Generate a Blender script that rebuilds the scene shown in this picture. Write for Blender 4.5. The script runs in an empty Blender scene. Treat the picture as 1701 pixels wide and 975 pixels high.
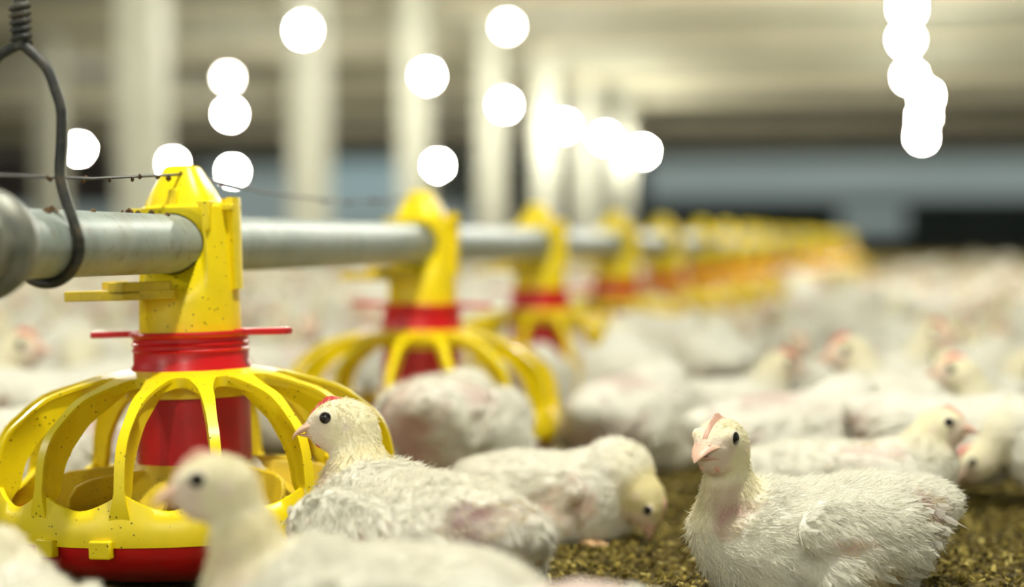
import bpy, bmesh, math, random
import numpy as np
from mathutils import Vector, Matrix, noise as mnoise

# ------------------------------------------------------------------ camera, world, exposure
SC = bpy.context.scene
COL = SC.collection
PI = math.pi
F = 3300.0                      # focal length in pixels of a 1701 x 975 frame
CAMZ = 0.245
YAW = math.atan(680 / F)
PITCH = math.atan(82.5 / F)
EXPOSURE = 2.12
BULB_STRENGTH = 420.0
WORLD_STRENGTH = 0.22

cam_data = bpy.data.cameras.new('camera')
cam = bpy.data.objects.new('camera', cam_data)
COL.objects.link(cam)
cam_data.sensor_width = 36.0
cam_data.lens = F / 1701.0 * 36.0
cam.location = (0, 0, CAMZ)
cam.rotation_euler = (PI / 2 - PITCH, 0, YAW)
cam_data.clip_start = 0.05
cam_data.clip_end = 300
cam_data.dof.use_dof = True
cam_data.dof.focus_distance = 1.37
cam_data.dof.aperture_fstop = 2.6
SC.camera = cam
SC.view_settings.view_transform = 'Standard'
SC.view_settings.look = 'None'
SC.view_settings.gamma = 1.0
SC.view_settings.use_curve_mapping = False
SC.view_settings.exposure = EXPOSURE

world = bpy.data.worlds.new('world')
SC.world = world
world.use_nodes = True
bg = world.node_tree.nodes['Background']
bg.inputs[0].default_value = (0.86, 0.95, 0.88, 1)
bg.inputs[1].default_value = WORLD_STRENGTH

CM = Matrix.Translation(cam.location) @ cam.rotation_euler.to_matrix().to_4x4()


def P(px, py, d):
    """World point seen at pixel (px, py) at depth d along the optical axis."""
    return CM @ Vector(((px - 850.5) / F * d, (487.5 - py) / F * d, -d))


def floor_at(px, d):
    p = P(px, 487.5, d)
    return Vector((p.x, p.y, 0.0))


# ------------------------------------------------------------------ materials
MATS = {}


def mat(name):
    m = bpy.data.materials.new(name)
    m.use_nodes = True
    MATS[name] = m
    nt = m.node_tree
    return m, nt, nt.nodes['Principled BSDF']


def ramp(nt, fac, stops):
    r = nt.nodes.new('ShaderNodeValToRGB')
    el = r.color_ramp.elements
    while len(el) < len(stops):
        el.new(0.5)
    for e, (p, c) in zip(el, stops):
        e.position = p
        e.color = (*c, 1)
    nt.links.new(fac, r.inputs[0])
    return r.outputs[0]


def noise_node(nt, scale, detail=4, rough=0.55, coord='Object'):
    tc = nt.nodes.new('ShaderNodeTexCoord')
    n = nt.nodes.new('ShaderNodeTexNoise')
    n.inputs['Scale'].default_value = scale
    n.inputs['Detail'].default_value = detail
    n.inputs['Roughness'].default_value = rough
    nt.links.new(tc.outputs[coord], n.inputs['Vector'])
    return n.outputs['Fac']


def mixc(nt, fac, a, b):
    m = nt.nodes.new('ShaderNodeMix')
    m.data_type = 'RGBA'
    for sock, v in ((0, fac), (6, a), (7, b)):
        if hasattr(v, 'links'):
            nt.links.new(v, m.inputs[sock])
        elif sock == 0:
            m.inputs[0].default_value = v
        else:
            m.inputs[sock].default_value = (*v, 1)
    return m.outputs[2]


def bump(nt, bsdf, height, strength, dist):
    b = nt.nodes.new('ShaderNodeBump')
    b.inputs['Strength'].default_value = strength
    b.inputs['Distance'].default_value = dist
    nt.links.new(height, b.inputs['Height'])
    nt.links.new(b.outputs[0], bsdf.inputs['Normal'])


def plastic(name, col, rough=0.38, specks=0.0, grime=(0.3, 0.22, 0.04), grime_amt=0.35):
    m, nt, b = mat(name)
    c = mixc(nt, ramp(nt, noise_node(nt, 28, 5), [(0.45, (0, 0, 0)), (0.8, (grime_amt,) * 3)]), col, grime)
    if specks:
        v = nt.nodes.new('ShaderNodeTexVoronoi')
        tc = nt.nodes.new('ShaderNodeTexCoord')
        v.inputs['Scale'].default_value = 210
        nt.links.new(tc.outputs['Object'], v.inputs['Vector'])
        spot = ramp(nt, v.outputs['Distance'], [(0.12, (1, 1, 1)), (0.2, (0, 0, 0))])
        gate = ramp(nt, noise_node(nt, 60, 3), [(0.46, (0, 0, 0)), (0.54, (1, 1, 1))])
        mm = nt.nodes.new('ShaderNodeMath')
        mm.operation = 'MULTIPLY'
        nt.links.new(spot, mm.inputs[0])
        nt.links.new(gate, mm.inputs[1])
        m2 = nt.nodes.new('ShaderNodeMath')
        m2.operation = 'MULTIPLY'
        m2.inputs[1].default_value = specks
        nt.links.new(mm.outputs[0], m2.inputs[0])
        c = mixc(nt, m2.outputs[0], c, (0.07, 0.04, 0.01))
    nt.links.new(c, b.inputs['Base Color'])
    b.inputs['Roughness'].default_value = rough
    return m


plastic('yellow_plastic', (0.96, 0.74, 0.004), 0.36, 0.9, (0.50, 0.34, 0.01), 0.25)
plastic('dirty_yellow', (0.74, 0.53, 0.02), 0.5, 0.6, (0.34, 0.25, 0.05), 0.7)
plastic('red_plastic', (0.60, 0.006, 0.012), 0.33, 0.25, (0.22, 0.02, 0.015), 0.5)

m, nt, b = mat('galvanised_steel')
c = ramp(nt, noise_node(nt, 22, 6), [(0.3, (0.24, 0.28, 0.26)), (0.55, (0.37, 0.42, 0.39)), (0.8, (0.27, 0.27, 0.20))])
c = mixc(nt, ramp(nt, noise_node(nt, 120, 3), [(0.58, (0, 0, 0)), (0.72, (0.6, 0.6, 0.6))]), c, (0.2, 0.17, 0.09))
nt.links.new(c, b.inputs['Base Color'])
b.inputs['Metallic'].default_value = 0.25
b.inputs['Roughness'].default_value = 0.5

m, nt, b = mat('dull_iron')
c = ramp(nt, noise_node(nt, 60, 5), [(0.35, (0.16, 0.17, 0.15)), (0.6, (0.27, 0.27, 0.22)), (0.8, (0.2, 0.15, 0.08))])
nt.links.new(c, b.inputs['Base Color'])
b.inputs['Metallic'].default_value = 0.4
b.inputs['Roughness'].default_value = 0.5

m, nt, b = mat('dark_wire')
c = ramp(nt, noise_node(nt, 90, 5), [(0.4, (0.025, 0.028, 0.027)), (0.62, (0.07, 0.065, 0.05)), (0.78, (0.2, 0.12, 0.04))])
nt.links.new(c, b.inputs['Base Color'])
b.inputs['Roughness'].default_value = 0.55

m, nt, b = mat('litter')
n1 = noise_node(nt, 75, 7, 0.7)
c = ramp(nt, n1, [(0.32, (0.03, 0.02, 0.004)), (0.47, (0.16, 0.112, 0.018)), (0.58, (0.34, 0.25, 0.05)), (0.72, (0.55, 0.43, 0.13))])
c = mixc(nt, ramp(nt, noise_node(nt, 7, 4), [(0.4, (0, 0, 0)), (0.7, (0.55, 0.55, 0.55))]), c, (0.09, 0.065, 0.015))
nt.links.new(c, b.inputs['Base Color'])
b.inputs['Roughness'].default_value = 0.95
bump(nt, b, n1, 1.0, 0.012)

m, nt, b = mat('litter_flake')
oi = nt.nodes.new('ShaderNodeNewGeometry')
c = ramp(nt, oi.outputs['Random Per Island'], [(0.0, (0.03, 0.02, 0.004)), (0.45, (0.15, 0.108, 0.014)), (0.8, (0.31, 0.235, 0.04)), (1.0, (0.52, 0.42, 0.13))])
nt.links.new(c, b.inputs['Base Color'])
b.inputs['Roughness'].default_value = 0.9

m, nt, b = mat('feed_meal')
c = ramp(nt, noise_node(nt, 260, 4), [(0.35, (0.04, 0.02, 0.008)), (0.6, (0.17, 0.09, 0.03)), (0.75, (0.32, 0.2, 0.08))])
nt.links.new(c, b.inputs['Base Color'])
b.inputs['Roughness'].default_value = 0.95
bump(nt, b, noise_node(nt, 260, 4), 1.0, 0.004)


def painted(name, stops, scale, rough=0.75):
    m, nt, b = mat(name)
    nt.links.new(ramp(nt, noise_node(nt, scale, 4), stops), b.inputs['Base Color'])
    b.inputs['Roughness'].default_value = rough
    return m


painted('column_cream', [(0.3, (0.52, 0.52, 0.42)), (0.7, (0.60, 0.60, 0.49))], 3)
painted('beam_cream', [(0.3, (0.60, 0.55, 0.40)), (0.7, (0.72, 0.67, 0.51))], 1.2)
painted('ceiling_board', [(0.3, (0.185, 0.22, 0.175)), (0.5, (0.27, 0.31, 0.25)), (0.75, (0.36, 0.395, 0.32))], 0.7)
painted('wall_curtain', [(0.3, (0.50, 0.62, 0.63)), (0.7, (0.66, 0.76, 0.76))], 0.6)
painted('wall_dark', [(0.3, (0.045, 0.065, 0.06)), (0.7, (0.085, 0.11, 0.105))], 0.8)
painted('wall_panel', [(0.3, (0.42, 0.47, 0.44)), (0.7, (0.5, 0.55, 0.52))], 0.8)
painted('wall_brown', [(0.3, (0.22, 0.18, 0.18)), (0.7, (0.30, 0.25, 0.25))], 0.8)

for nm_, e_ in (('wall_curtain', 0.055), ('wall_brown', 0.0)):  # faint emission added to brighten the far curtain
    b = MATS[nm_].node_tree.nodes['Principled BSDF']
    b.inputs['Emission Color'].default_value = (0.70, 0.86, 0.83, 1)
    b.inputs['Emission Strength'].default_value = e_
m, nt, b = mat('lit_curtain')
b.inputs['Base Color'].default_value = (0.5, 0.62, 0.62, 1)
b.inputs['Emission Color'].default_value = (0.62, 0.86, 0.88, 1)
b.inputs['Emission Strength'].default_value = 0.08

m, nt, b = mat('lamp_glow')
b.inputs['Base Color'].default_value = (1, 1, 1, 1)
b.inputs['Emission Color'].default_value = (1.0, 0.97, 0.86, 1)
b.inputs['Emission Strength'].default_value = BULB_STRENGTH
m, nt, b = mat('reflection_glow')  # weak glow standing in for reflected lamp light
b.inputs['Emission Color'].default_value = (1.0, 0.96, 0.80, 1)
b.inputs['Emission Strength'].default_value = 22

m, nt, b = mat('white_plastic')
b.inputs['Base Color'].default_value = (0.72, 0.74, 0.7, 1)
b.inputs['Roughness'].default_value = 0.4


def attr_mat(name, rough, spec=0.15, bumpy=None, sheen=0.0, sss=0.0):
    m, nt, b = mat(name)
    a = nt.nodes.new('ShaderNodeAttribute')
    a.attribute_name = 'Col'
    nt.links.new(a.outputs['Color'], b.inputs['Base Color'])
    b.inputs['Roughness'].default_value = rough
    b.inputs['Specular IOR Level'].default_value = spec
    if bumpy:
        bump(nt, b, noise_node(nt, bumpy[0], 5, 0.65), bumpy[1], bumpy[2])
    return m, nt, b


attr_mat('chicken_skin', 0.85, 0.1, (170, 0.55, 0.004))
attr_mat('flock_feather', 0.9, 0.08, (90, 0.8, 0.008))
attr_mat('down_strand', 0.8, 0.1)
m, nt, b = attr_mat('feather_blade', 0.85, 0.1)
tr = nt.nodes.new('ShaderNodeBsdfTranslucent')
at = nt.nodes.new('ShaderNodeAttribute')
at.attribute_name = 'Col'
nt.links.new(at.outputs['Color'], tr.inputs['Color'])
ms = nt.nodes.new('ShaderNodeMixShader')
ms.inputs[0].default_value = 0.3
nt.links.new(b.outputs[0], ms.inputs[1])
nt.links.new(tr.outputs[0], ms.inputs[2])
nt.links.new(ms.outputs[0], nt.nodes['Material Output'].inputs['Surface'])

m, nt, b = mat('eye_black')
b.inputs['Base Color'].default_value = (0.012, 0.01, 0.01, 1)
b.inputs['Roughness'].default_value = 0.12
m, nt, b = mat('eye_rim')
b.inputs['Base Color'].default_value = (0.78, 0.68, 0.54, 1)
b.inputs['Roughness'].default_value = 0.6
m, nt, b = mat('beak_horn')
c = ramp(nt, noise_node(nt, 120, 3), [(0.35, (0.74, 0.44, 0.34)), (0.65, (0.84, 0.58, 0.42))])
nt.links.new(c, b.inputs['Base Color'])
b.inputs['Roughness'].default_value = 0.45
m, nt, b = mat('comb_pink')
c = ramp(nt, noise_node(nt, 200, 3), [(0.35, (0.78, 0.42, 0.32)), (0.65, (0.84, 0.53, 0.41))])
nt.links.new(c, b.inputs['Base Color'])
b.inputs['Roughness'].default_value = 0.55
m, nt, b = mat('comb_red')
b.inputs['Base Color'].default_value = (0.66, 0.07, 0.06, 1)
b.inputs['Roughness'].default_value = 0.5
m, nt, b = mat('leg_scale')
c = ramp(nt, noise_node(nt, 150, 3), [(0.35, (0.70, 0.42, 0.2)), (0.65, (0.8, 0.55, 0.3))])
nt.links.new(c, b.inputs['Base Color'])
b.inputs['Roughness'].default_value = 0.6


# ------------------------------------------------------------------ object helpers
def link(o, parent=None, loc=None):
    COL.objects.link(o)
    if parent is not None:
        o.parent = parent
    if loc is not None:
        o.location = loc
    return o


def tag(o, label=None, cat=None, group=None, kind=None):
    if label:
        o['label'] = label
    if cat:
        o['category'] = cat
    if group:
        o['group'] = group
    if kind:
        o['kind'] = kind
    return o


def empty(name, loc=(0, 0, 0), rz=0.0):
    o = bpy.data.objects.new(name, None)
    o.empty_display_size = 0.05
    COL.objects.link(o)
    o.location = loc
    o.rotation_euler = (0, 0, rz)
    return o


class MB:
    """Collects vertices and faces for ONE mesh object."""

    def __init__(self):
        self.v, self.f, self.n = [], [], 0

    def add(self, v, f):
        v = np.asarray(v, float).reshape(-1, 3)
        self.v.append(v)
        off = self.n
        self.f.extend([tuple(i + off for i in q) for q in f])
        self.n += len(v)
        return self

    def box(self, c, s, rz=0.0, taper=1.0):
        x, y, z = (k / 2 for k in s)
        pts = np.array([(-x, -y, -z), (x, -y, -z), (x, y, -z), (-x, y, -z),
                        (-x * taper, -y * taper, z), (x * taper, -y * taper, z), (x * taper, y * taper, z), (-x * taper, y * taper, z)])
        ca, sa = math.cos(rz), math.sin(rz)
        pts = pts @ np.array([[ca, sa, 0], [-sa, ca, 0], [0, 0, 1]]) + np.array(c)
        return self.add(pts, [(3, 2, 1, 0), (4, 5, 6, 7), (0, 1, 5, 4), (1, 2, 6, 5), (2, 3, 7, 6), (3, 0, 4, 7)])

    def lathe(self, prof, n=48, closed=False):
        """prof: list of (r, z), turned about the z axis."""
        a = np.linspace(0, 2 * PI, n, endpoint=False)
        pts = np.array([[(r * math.cos(t), r * math.sin(t), z) for t in a] for r, z in prof])
        f = []
        k = len(prof)
        for i in range(k if closed else k - 1):
            i2 = (i + 1) % k
            for j in range(n):
                j2 = (j + 1) % n
                f.append((i * n + j, i * n + j2, i2 * n + j2, i2 * n + j))
        return self.add(pts, f)

    def tube(self, pts, r, n=12, caps=True):
        pts = np.asarray(pts, float)
        k = len(pts)
        rr = np.broadcast_to(np.asarray(r, float), (k,))
        tan = np.gradient(pts, axis=0)
        tan /= np.linalg.norm(tan, axis=1)[:, None] + 1e-12
        up = np.array([0, 0, 1.0]) if abs(tan[0][2]) < 0.9 else np.array([1.0, 0, 0])
        rings = []
        for i in range(k):
            s = np.cross(tan[i], up)
            s /= np.linalg.norm(s) + 1e-12
            up = np.cross(s, tan[i])
            a = np.linspace(0, 2 * PI, n, endpoint=False)
            rings.append(pts[i] + rr[i] * (np.cos(a)[:, None] * s + np.sin(a)[:, None] * up))
        f = []
        for i in range(k - 1):
            for j in range(n):
                j2 = (j + 1) % n
                f.append((i * n + j, i * n + j2, (i + 1) * n + j2, (i + 1) * n + j))
        if caps:
            f.append(tuple(range(n - 1, -1, -1)))
            f.append(tuple((k - 1) * n + j for j in range(n)))
        return self.add(np.concatenate(rings), f)

    def prism(self, poly, z0, z1):
        n = len(poly)
        v = [(x, y, z0) for x, y in poly] + [(x, y, z1) for x, y in poly]
        f = [tuple(range(n - 1, -1, -1)), tuple(range(n, 2 * n))]
        f += [(i, (i + 1) % n, n + (i + 1) % n, n + i) for i in range(n)]
        return self.add(v, f)

    def mesh(self, name, material, smooth=True, angle=40):
        me = bpy.data.meshes.new(name)
        v = np.concatenate(self.v)
        me.from_pydata(v.tolist(), [], self.f)
        me.update()
        bm = bmesh.new()
        bm.from_mesh(me)
        bmesh.ops.recalc_face_normals(bm, faces=bm.faces)
        bm.to_mesh(me)
        bm.free()
        me.materials.append(MATS[material])
        if smooth:
            me.polygons.foreach_set('use_smooth', [True] * len(me.polygons))
            me.set_sharp_from_angle(angle=math.radians(angle))
        return me

    def build(self, name, material, parent=None, smooth=True, angle=40, bevel=0.0):
        o = bpy.data.objects.new(name, self.mesh(name, material, smooth, angle))
        link(o, parent)
        if bevel:
            md = o.modifiers.new('bevel', 'BEVEL')
            md.width = bevel
            md.segments = 2
            md.limit_method = 'ANGLE'
            md.angle_limit = math.radians(40)
        return o


KIDS = {}


def copy_tree(o, parent=None):
    """Copies a thing, its parts and their sub-parts (mesh data shared)."""
    if o.name not in KIDS:
        KIDS[o.name] = list(o.children)
    c = o.copy()
    COL.objects.link(c)
    if parent is not None:
        c.parent = parent
    for ch in KIDS[o.name]:
        copy_tree(ch, c)
    return c


def structure(name, mb, material, smooth=False):
    o = mb.build(name, material, None, smooth)
    o['kind'] = 'structure'
    return o


# ------------------------------------------------------------------ the barn
CEIL = 2.95
WALLY = 56.0
XL, XR = -31.0, 5.0
Y0 = -7.0

# litter floor: finely rippled where the camera is close, one big sheet beyond
rng = np.random.default_rng(7)


def litter_height(x, y):
    return 0.0035 * mnoise.noise((x * 9, y * 9, 0.3)) + 0.0035 * mnoise.noise((x * 28, y * 28, 3.1)) + 0.002 * mnoise.noise((x * 75, y * 75, 8.1))


def grid_floor():
    xs = np.concatenate([np.linspace(XL, -1.2, 12)[:-1], np.arange(-1.2, 0.62, 0.008), np.linspace(0.62, XR, 8)])
    ys = np.concatenate([np.linspace(Y0, 0.85, 6)[:-1], np.arange(0.85, 2.5, 0.008), np.linspace(2.5, WALLY, 20)])
    nx, ny = len(xs), len(ys)
    v = np.zeros((ny, nx, 3))
    v[..., 0] = xs[None, :]
    v[..., 1] = ys[:, None]
    for j in range(ny):
        if not 0.84 < ys[j] < 2.49:
            continue
        for i in range(nx):
            if -1.19 < xs[i] < 0.6:
                v[j, i, 2] = litter_height(xs[i], ys[j]) - 0.003
    f = [(j * nx + i, j * nx + i + 1, (j + 1) * nx + i + 1, (j + 1) * nx + i) for j in range(ny - 1) for i in range(nx - 1)]
    return MB().add(v, f)


structure('floor', grid_floor(), 'litter', True)
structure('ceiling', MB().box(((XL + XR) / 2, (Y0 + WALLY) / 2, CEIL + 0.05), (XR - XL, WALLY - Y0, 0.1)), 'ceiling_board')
structure('wall_left', MB().box((XL - 0.05, (Y0 + WALLY) / 2, CEIL / 2), (0.1, WALLY - Y0, CEIL)), 'wall_panel')
structure('wall_right', MB().box((XR + 0.05, (Y0 + WALLY) / 2, CEIL / 2), (0.1, WALLY - Y0, CEIL)), 'wall_panel')
# end wall: dark board below, pale curtain above
structure('wall_back', MB().box(((XL + XR) / 2, WALLY + 0.05, CEIL / 2), (XR - XL + 0.2, 0.1, CEIL)), 'wall_panel')


def wall_piece(name, px0, px1, py0, py1, material, out=0.04, d=WALLY):
    """A board fixed to the end wall, given by the stretch of wall it covers."""
    def hit(px, py):
        r = (P(px, py, 1.0) - cam.location)
        return cam.location + r * ((WALLY - cam.location.y) / r.y)
    a, b_ = hit(px0, py1), hit(px1, py0)
    return structure(name, MB().box(((a.x + b_.x) / 2, WALLY - out / 2, (a.z + b_.z) / 2), (abs(b_.x - a.x), out, abs(b_.z - a.z))), material)


wall_piece('trim_1', 1075, 1760, 330, 420, 'wall_dark')
wall_piece('trim_2', 1075, 1760, 262, 330, 'wall_curtain')
wall_piece('trim_3', -40, 330, 262, 345, 'wall_brown')
wall_piece('trim_4', 780, 1075, 262, 420, 'wall_dark', 0.03)
wall_piece('window_1', 545, 680, 268, 345, 'lit_curtain')
wall_piece('window_2', 330, 545, 280, 350, 'wall_curtain')
wall_piece('window_3', 1395, 1505, 348, 385, 'wall_curtain', 0.08)
wall_piece('trim_5', -40, 780, 345, 420, 'wall_curtain', 0.02)

# cross beams under the ceiling
for yb, h, dp in ((9.5, 0.25, 0.25), (13.3, 0.25, 0.25), (17.1, 0.25, 0.25), (21.0, 0.25, 0.25), (25.0, 0.25, 0.25), (29.7, 0.25, 0.25), (34.2, 0.25, 0.25), (41.8, 0.28, 0.3), (49.5, 0.28, 0.3)):
    structure('ceiling_beam', MB().box(((XL + XR) / 2, yb, CEIL - h / 2), (XR - XL, dp, h)), 'beam_cream')
# posts, two rows
for px in (240, 515, 690, 818, 908, 975, 1032):
    d = 16900.0 / (1530 - px)
    p = floor_at(px, d)
    structure('column', MB().box((p.x, p.y, CEIL / 2), (0.26, 0.26, CEIL)), 'column_cream')
for px, d in ((85, 26.0), (-180, 22.0)):
    p = floor_at(px, d)
    structure('column', MB().box((p.x, p.y, CEIL / 2), (0.28, 0.28, CEIL)), 'column_cream')


# ------------------------------------------------------------------ lamps
def make_lamp(glow):
    r = empty('pendant_lamp')
    u = np.linspace(0, PI, 9)
    MB().lathe([(max(0.0004, 0.045 * math.sin(t)), -0.045 * math.cos(t)) for t in u], 16).build('bulb', glow, r)
    MB().lathe([(0.0004, 0.09), (0.02, 0.088), (0.024, 0.05), (0.024, 0.036), (0.0004, 0.036)], 14).build('socket', 'white_plastic', r)
    MB().tube([(0, 0, 0.088), (0, 0, 0.2), (0, 0, CEIL - 1.80)], 0.004, 6).build('cord', 'dark_wire', r)
    return r


LAMPZ = 1.80
lamp0 = make_lamp('lamp_glow')
first_lamp = [lamp0]


def lamp_at(x, y, label, group=None, src=None):
    if first_lamp:
        o = first_lamp.pop()
    else:
        o = copy_tree(lamp0)
    o.location = (x, y, LAMPZ)
    tag(o, label, 'lamp', group or 'pendant lamps under the barn ceiling')
    return o


def fit_cord(o):
    """Cut the cord to reach from the socket to the ceiling."""
    for ch in o.children:
        if ch.name.startswith('cord'):
            k_ = (CEIL - o.location.z - 0.088) / (CEIL - 1.80 - 0.088)
            ch.scale.z = k_
            ch.location.z = 0.088 * (1 - k_)


ORD = ['first', 'second', 'third', 'fourth', 'fifth', 'sixth', 'seventh', 'eighth', 'ninth', 'tenth', 'eleventh', 'twelfth']
lit = [(505, 52), (710, 127), (838, 175), (937, 210), (1005, 230), (1068, 252)]
for k, (px, py) in enumerate(lit):
    d = (LAMPZ - CAMZ) * F / (405 - py)
    p = floor_at(px, d)
    lamp_at(p.x, p.y, 'glowing white lamp, %s from the left in the long descending row above the columns' % ORD[k])
for k, (px, py) in enumerate([(1503, 67), (1510, 128), (1537, 160), (1533, 195), (1530, 228)]):
    d = (LAMPZ - CAMZ) * F / (405 - py)
    p = floor_at(px, d)
    lamp_at(p.x, p.y, 'glowing white lamp, %s from the top of the short vertical chain at right' % ORD[k])
for px, py, lb in ((132, 248, 'glowing white lamp beside the twisted hanger wire at far left'),
                   (288, 272, 'glowing white lamp low behind the top of the nearest feeder'),
                   (387, 285, 'glowing white lamp low between the first two columns, lowest of its stack'),
                   (383, 190, 'glowing white lamp in the middle of the stack between the first two columns'),
                   (728, 275, 'glowing white lamp right above the yellow top of the second feeder')):
    d = min(37.0, (LAMPZ - CAMZ) * F / (405 - py))
    p = floor_at(px, d)
    o = lamp_at(p.x, p.y, lb)
    o.location.z = CAMZ + (405 - py) * d / F
    fit_cord(o)
# the same rows running on over the camera's head, out of the picture
for y in (-3.2, 1.2, 5.4, 9.6, 13.4):
    lamp_at(-0.1, y, 'ceiling lamp of the right hand row out of the picture above', 'lamps overhead')
for y in (-3.2, 1.4, 5.5, 9.7):
    lamp_at(-4.4, y, 'ceiling lamp of the column row out of the picture above', 'lamps overhead')
# two dim reflections, stood in for by added faint lamps
dim_glow = None
for px, py, lb in ((380, 130, 'added glow for a dim cream reflection, highest of the stack between the first two columns'),
                   (843, 45, 'added glow for a dim small reflection high near the top, above the third lamp of the long row')):
    d = (LAMPZ + 0.2 - CAMZ) * F / (405 - py)
    p = floor_at(px, d)
    if dim_glow is None:
        dim_glow = o = make_lamp('reflection_glow')
    else:
        o = copy_tree(dim_glow)
    o.location = (p.x, p.y, LAMPZ + 0.2)
    fit_cord(o)
    tag(o, lb, 'lamp', 'pendant lamps under the barn ceiling')

# ------------------------------------------------------------------ feed pipe, coupling, hanger, anti-roost wire
PIPE_X, PIPE_Z, PIPE_R = -0.5424, 0.245, 0.0218
F1Y, STEP = 1.4198, 0.7113
NFEED = 20
pipe = empty('feed_pipe', (PIPE_X, F1Y, PIPE_Z))
MB().tube([(0, -0.9, 0), (0, 0, 0), (0, 7, 0), (0, 14.6, 0)], PIPE_R, 40).build('tube', 'galvanised_steel', pipe)
tag(pipe, 'long grey galvanised feed pipe running through all the yellow feeders', 'pipe')
# coupling clamp at the left edge of the picture
cy = -0.335
mb = MB()
ring = [(PIPE_R + 0.001, -0.030), (0.0275, -0.030), (0.0275, -0.012), (0.0325, -0.008), (0.0345, 0.0), (0.0325, 0.008), (0.0275, 0.012), (0.0265, 0.02), (PIPE_R + 0.001, 0.02)]
mb.lathe(ring, 40, True)
v = np.concatenate(mb.v)
mb.v = [np.stack([v[:, 0], v[:, 2] + cy, v[:, 1]], 1)]
mb.build('coupling', 'dull_iron', pipe)
MB().box((-0.012, cy, 0.036), (0.014, 0.022, 0.016)).build('clamp_lug', 'dull_iron', pipe, bevel=0.002)

# hanger hook: a wire rod coming down, forking, with its near leg hooked round the pipe
hy = F1Y - 0.255


def on_plane(px, py, y):
    r = P(px, py, 1.0) - cam.location
    return cam.location + r * ((y - cam.location.y) / r.y)


def smooth_path(pts, n=8):
    pts = [Vector(p) for p in pts]
    out = []
    for i in range(len(pts) - 1):
        p0, p1, p2, p3 = pts[max(i - 1, 0)], pts[i], pts[i + 1], pts[min(i + 2, len(pts) - 1)]
        for k in range(n):
            t = k / n
            out.append(0.5 * ((2 * p1) + (p2 - p0) * t + (2 * p0 - 5 * p1 + 4 * p2 - p3) * t * t + (3 * p1 - p0 - 3 * p2 + p3) * t ** 3))
    out.append(pts[-1])
    return [tuple(p) for p in out]


hang = empty('pipe_hanger', (PIPE_X, hy, PIPE_Z - PIPE_R))
off = Vector((PIPE_X, hy, PIPE_Z - PIPE_R))
k = on_plane(36, 72, hy)
stem = [k - off, on_plane(35, 40, hy) - off, on_plane(33, 0, hy) - off, Vector((on_plane(33, 0, hy).x, hy, 0.75)) - off]
o = MB().tube(smooth_path(stem), 0.0042, 10).build('stem', 'dark_wire', hang)
twist = [tuple(Vector(stem[0]).lerp(Vector(stem[2]), t / 40) + Vector((0.0052 * math.cos(t * 0.9), 0.0052 * math.sin(t * 0.9), 0))) for t in range(38)]
MB().tube(twist, 0.0022, 7).build('twist', 'dark_wire', hang)
leg = [k - off, on_plane(75, 110, hy) - off, on_plane(92, 150, hy) - off, on_plane(102, 185, hy) - off, on_plane(102, 240, hy) - off, on_plane(101, 300, hy) - off]
for a in np.linspace(0.32, -PI * 1.02, 14):
    leg.append(Vector((PIPE_X + (PIPE_R + 0.0034) * math.cos(a), hy - 0.004 * (a - 0.32), PIPE_Z + (PIPE_R + 0.0034) * math.sin(a))) - off)
MB().tube(smooth_path(leg, 5), 0.0034, 10).build('hook', 'dark_wire', hang)
far = [k - off, on_plane(15, 82, hy) - off, on_plane(-8, 100, hy) - off, on_plane(-30, 150, hy) - off, on_plane(-34, 230, hy) - off]
MB().tube(smooth_path(far, 5), 0.0034, 10).build('brace', 'dark_wire', hang)
tag(hang, 'dark twisted wire hanger hooked round the feed pipe at left', 'hook')

wire_pts = []
for i in range(-1, 20):
    y = F1Y + i * STEP
    wire_pts.append((PIPE_X, y, 0.2975))
    if i < 19:
        for q in (0.25, 0.5, 0.75):
            wire_pts.append((PIPE_X, y + q * STEP, 0.2975 - 0.012 * 4 * q * (1 - q)))
wz = MB().tube(wire_pts, 0.0011, 6)
wo = wz.build('anti_roost_wire', 'dark_wire')
tag(wo, 'thin dark wire strung from feeder top to feeder top above the pipe', 'wire')
rr = random.Random(4)
mb = MB()
for i in range(26):
    t = rr.random() ** 1.5
    y = F1Y - 0.25 + t * 0.9
    q = ((y - F1Y) / STEP) % 1.0
    z = 0.2975 - 0.012 * 4 * q * (1 - q)
    s = rr.uniform(0.0012, 0.0026)
    mb.lathe([(0.0002, -s), (s * 0.8, -s * 0.4), (s, 0.2 * s), (0.0002, s)], 6)
    mb.v[-1] = mb.v[-1] + np.array([PIPE_X + rr.uniform(-.001, .001), y, z + rr.uniform(-0.002, 0.001)])
mb.build('dried_dirt', 'feed_meal', wo)['kind'] = 'stuff'
mb = MB()
for i in range(16):
    y = rr.uniform(-0.30, -0.06)
    a = rr.uniform(1.1, 2.2)
    s = rr.uniform(0.001, 0.0028)
    mb.lathe([(0.0002, -s), (s * 1.2, -s * 0.4), (s, 0.3 * s), (0.0002, s)], 6)
    mb.v[-1] = mb.v[-1] + np.array([(PIPE_R + 0.0006) * math.cos(a), y, (PIPE_R + 0.0006) * math.sin(a)])
mb.build('dried_dirt', 'feed_meal', pipe)['kind'] = 'stuff'


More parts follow.
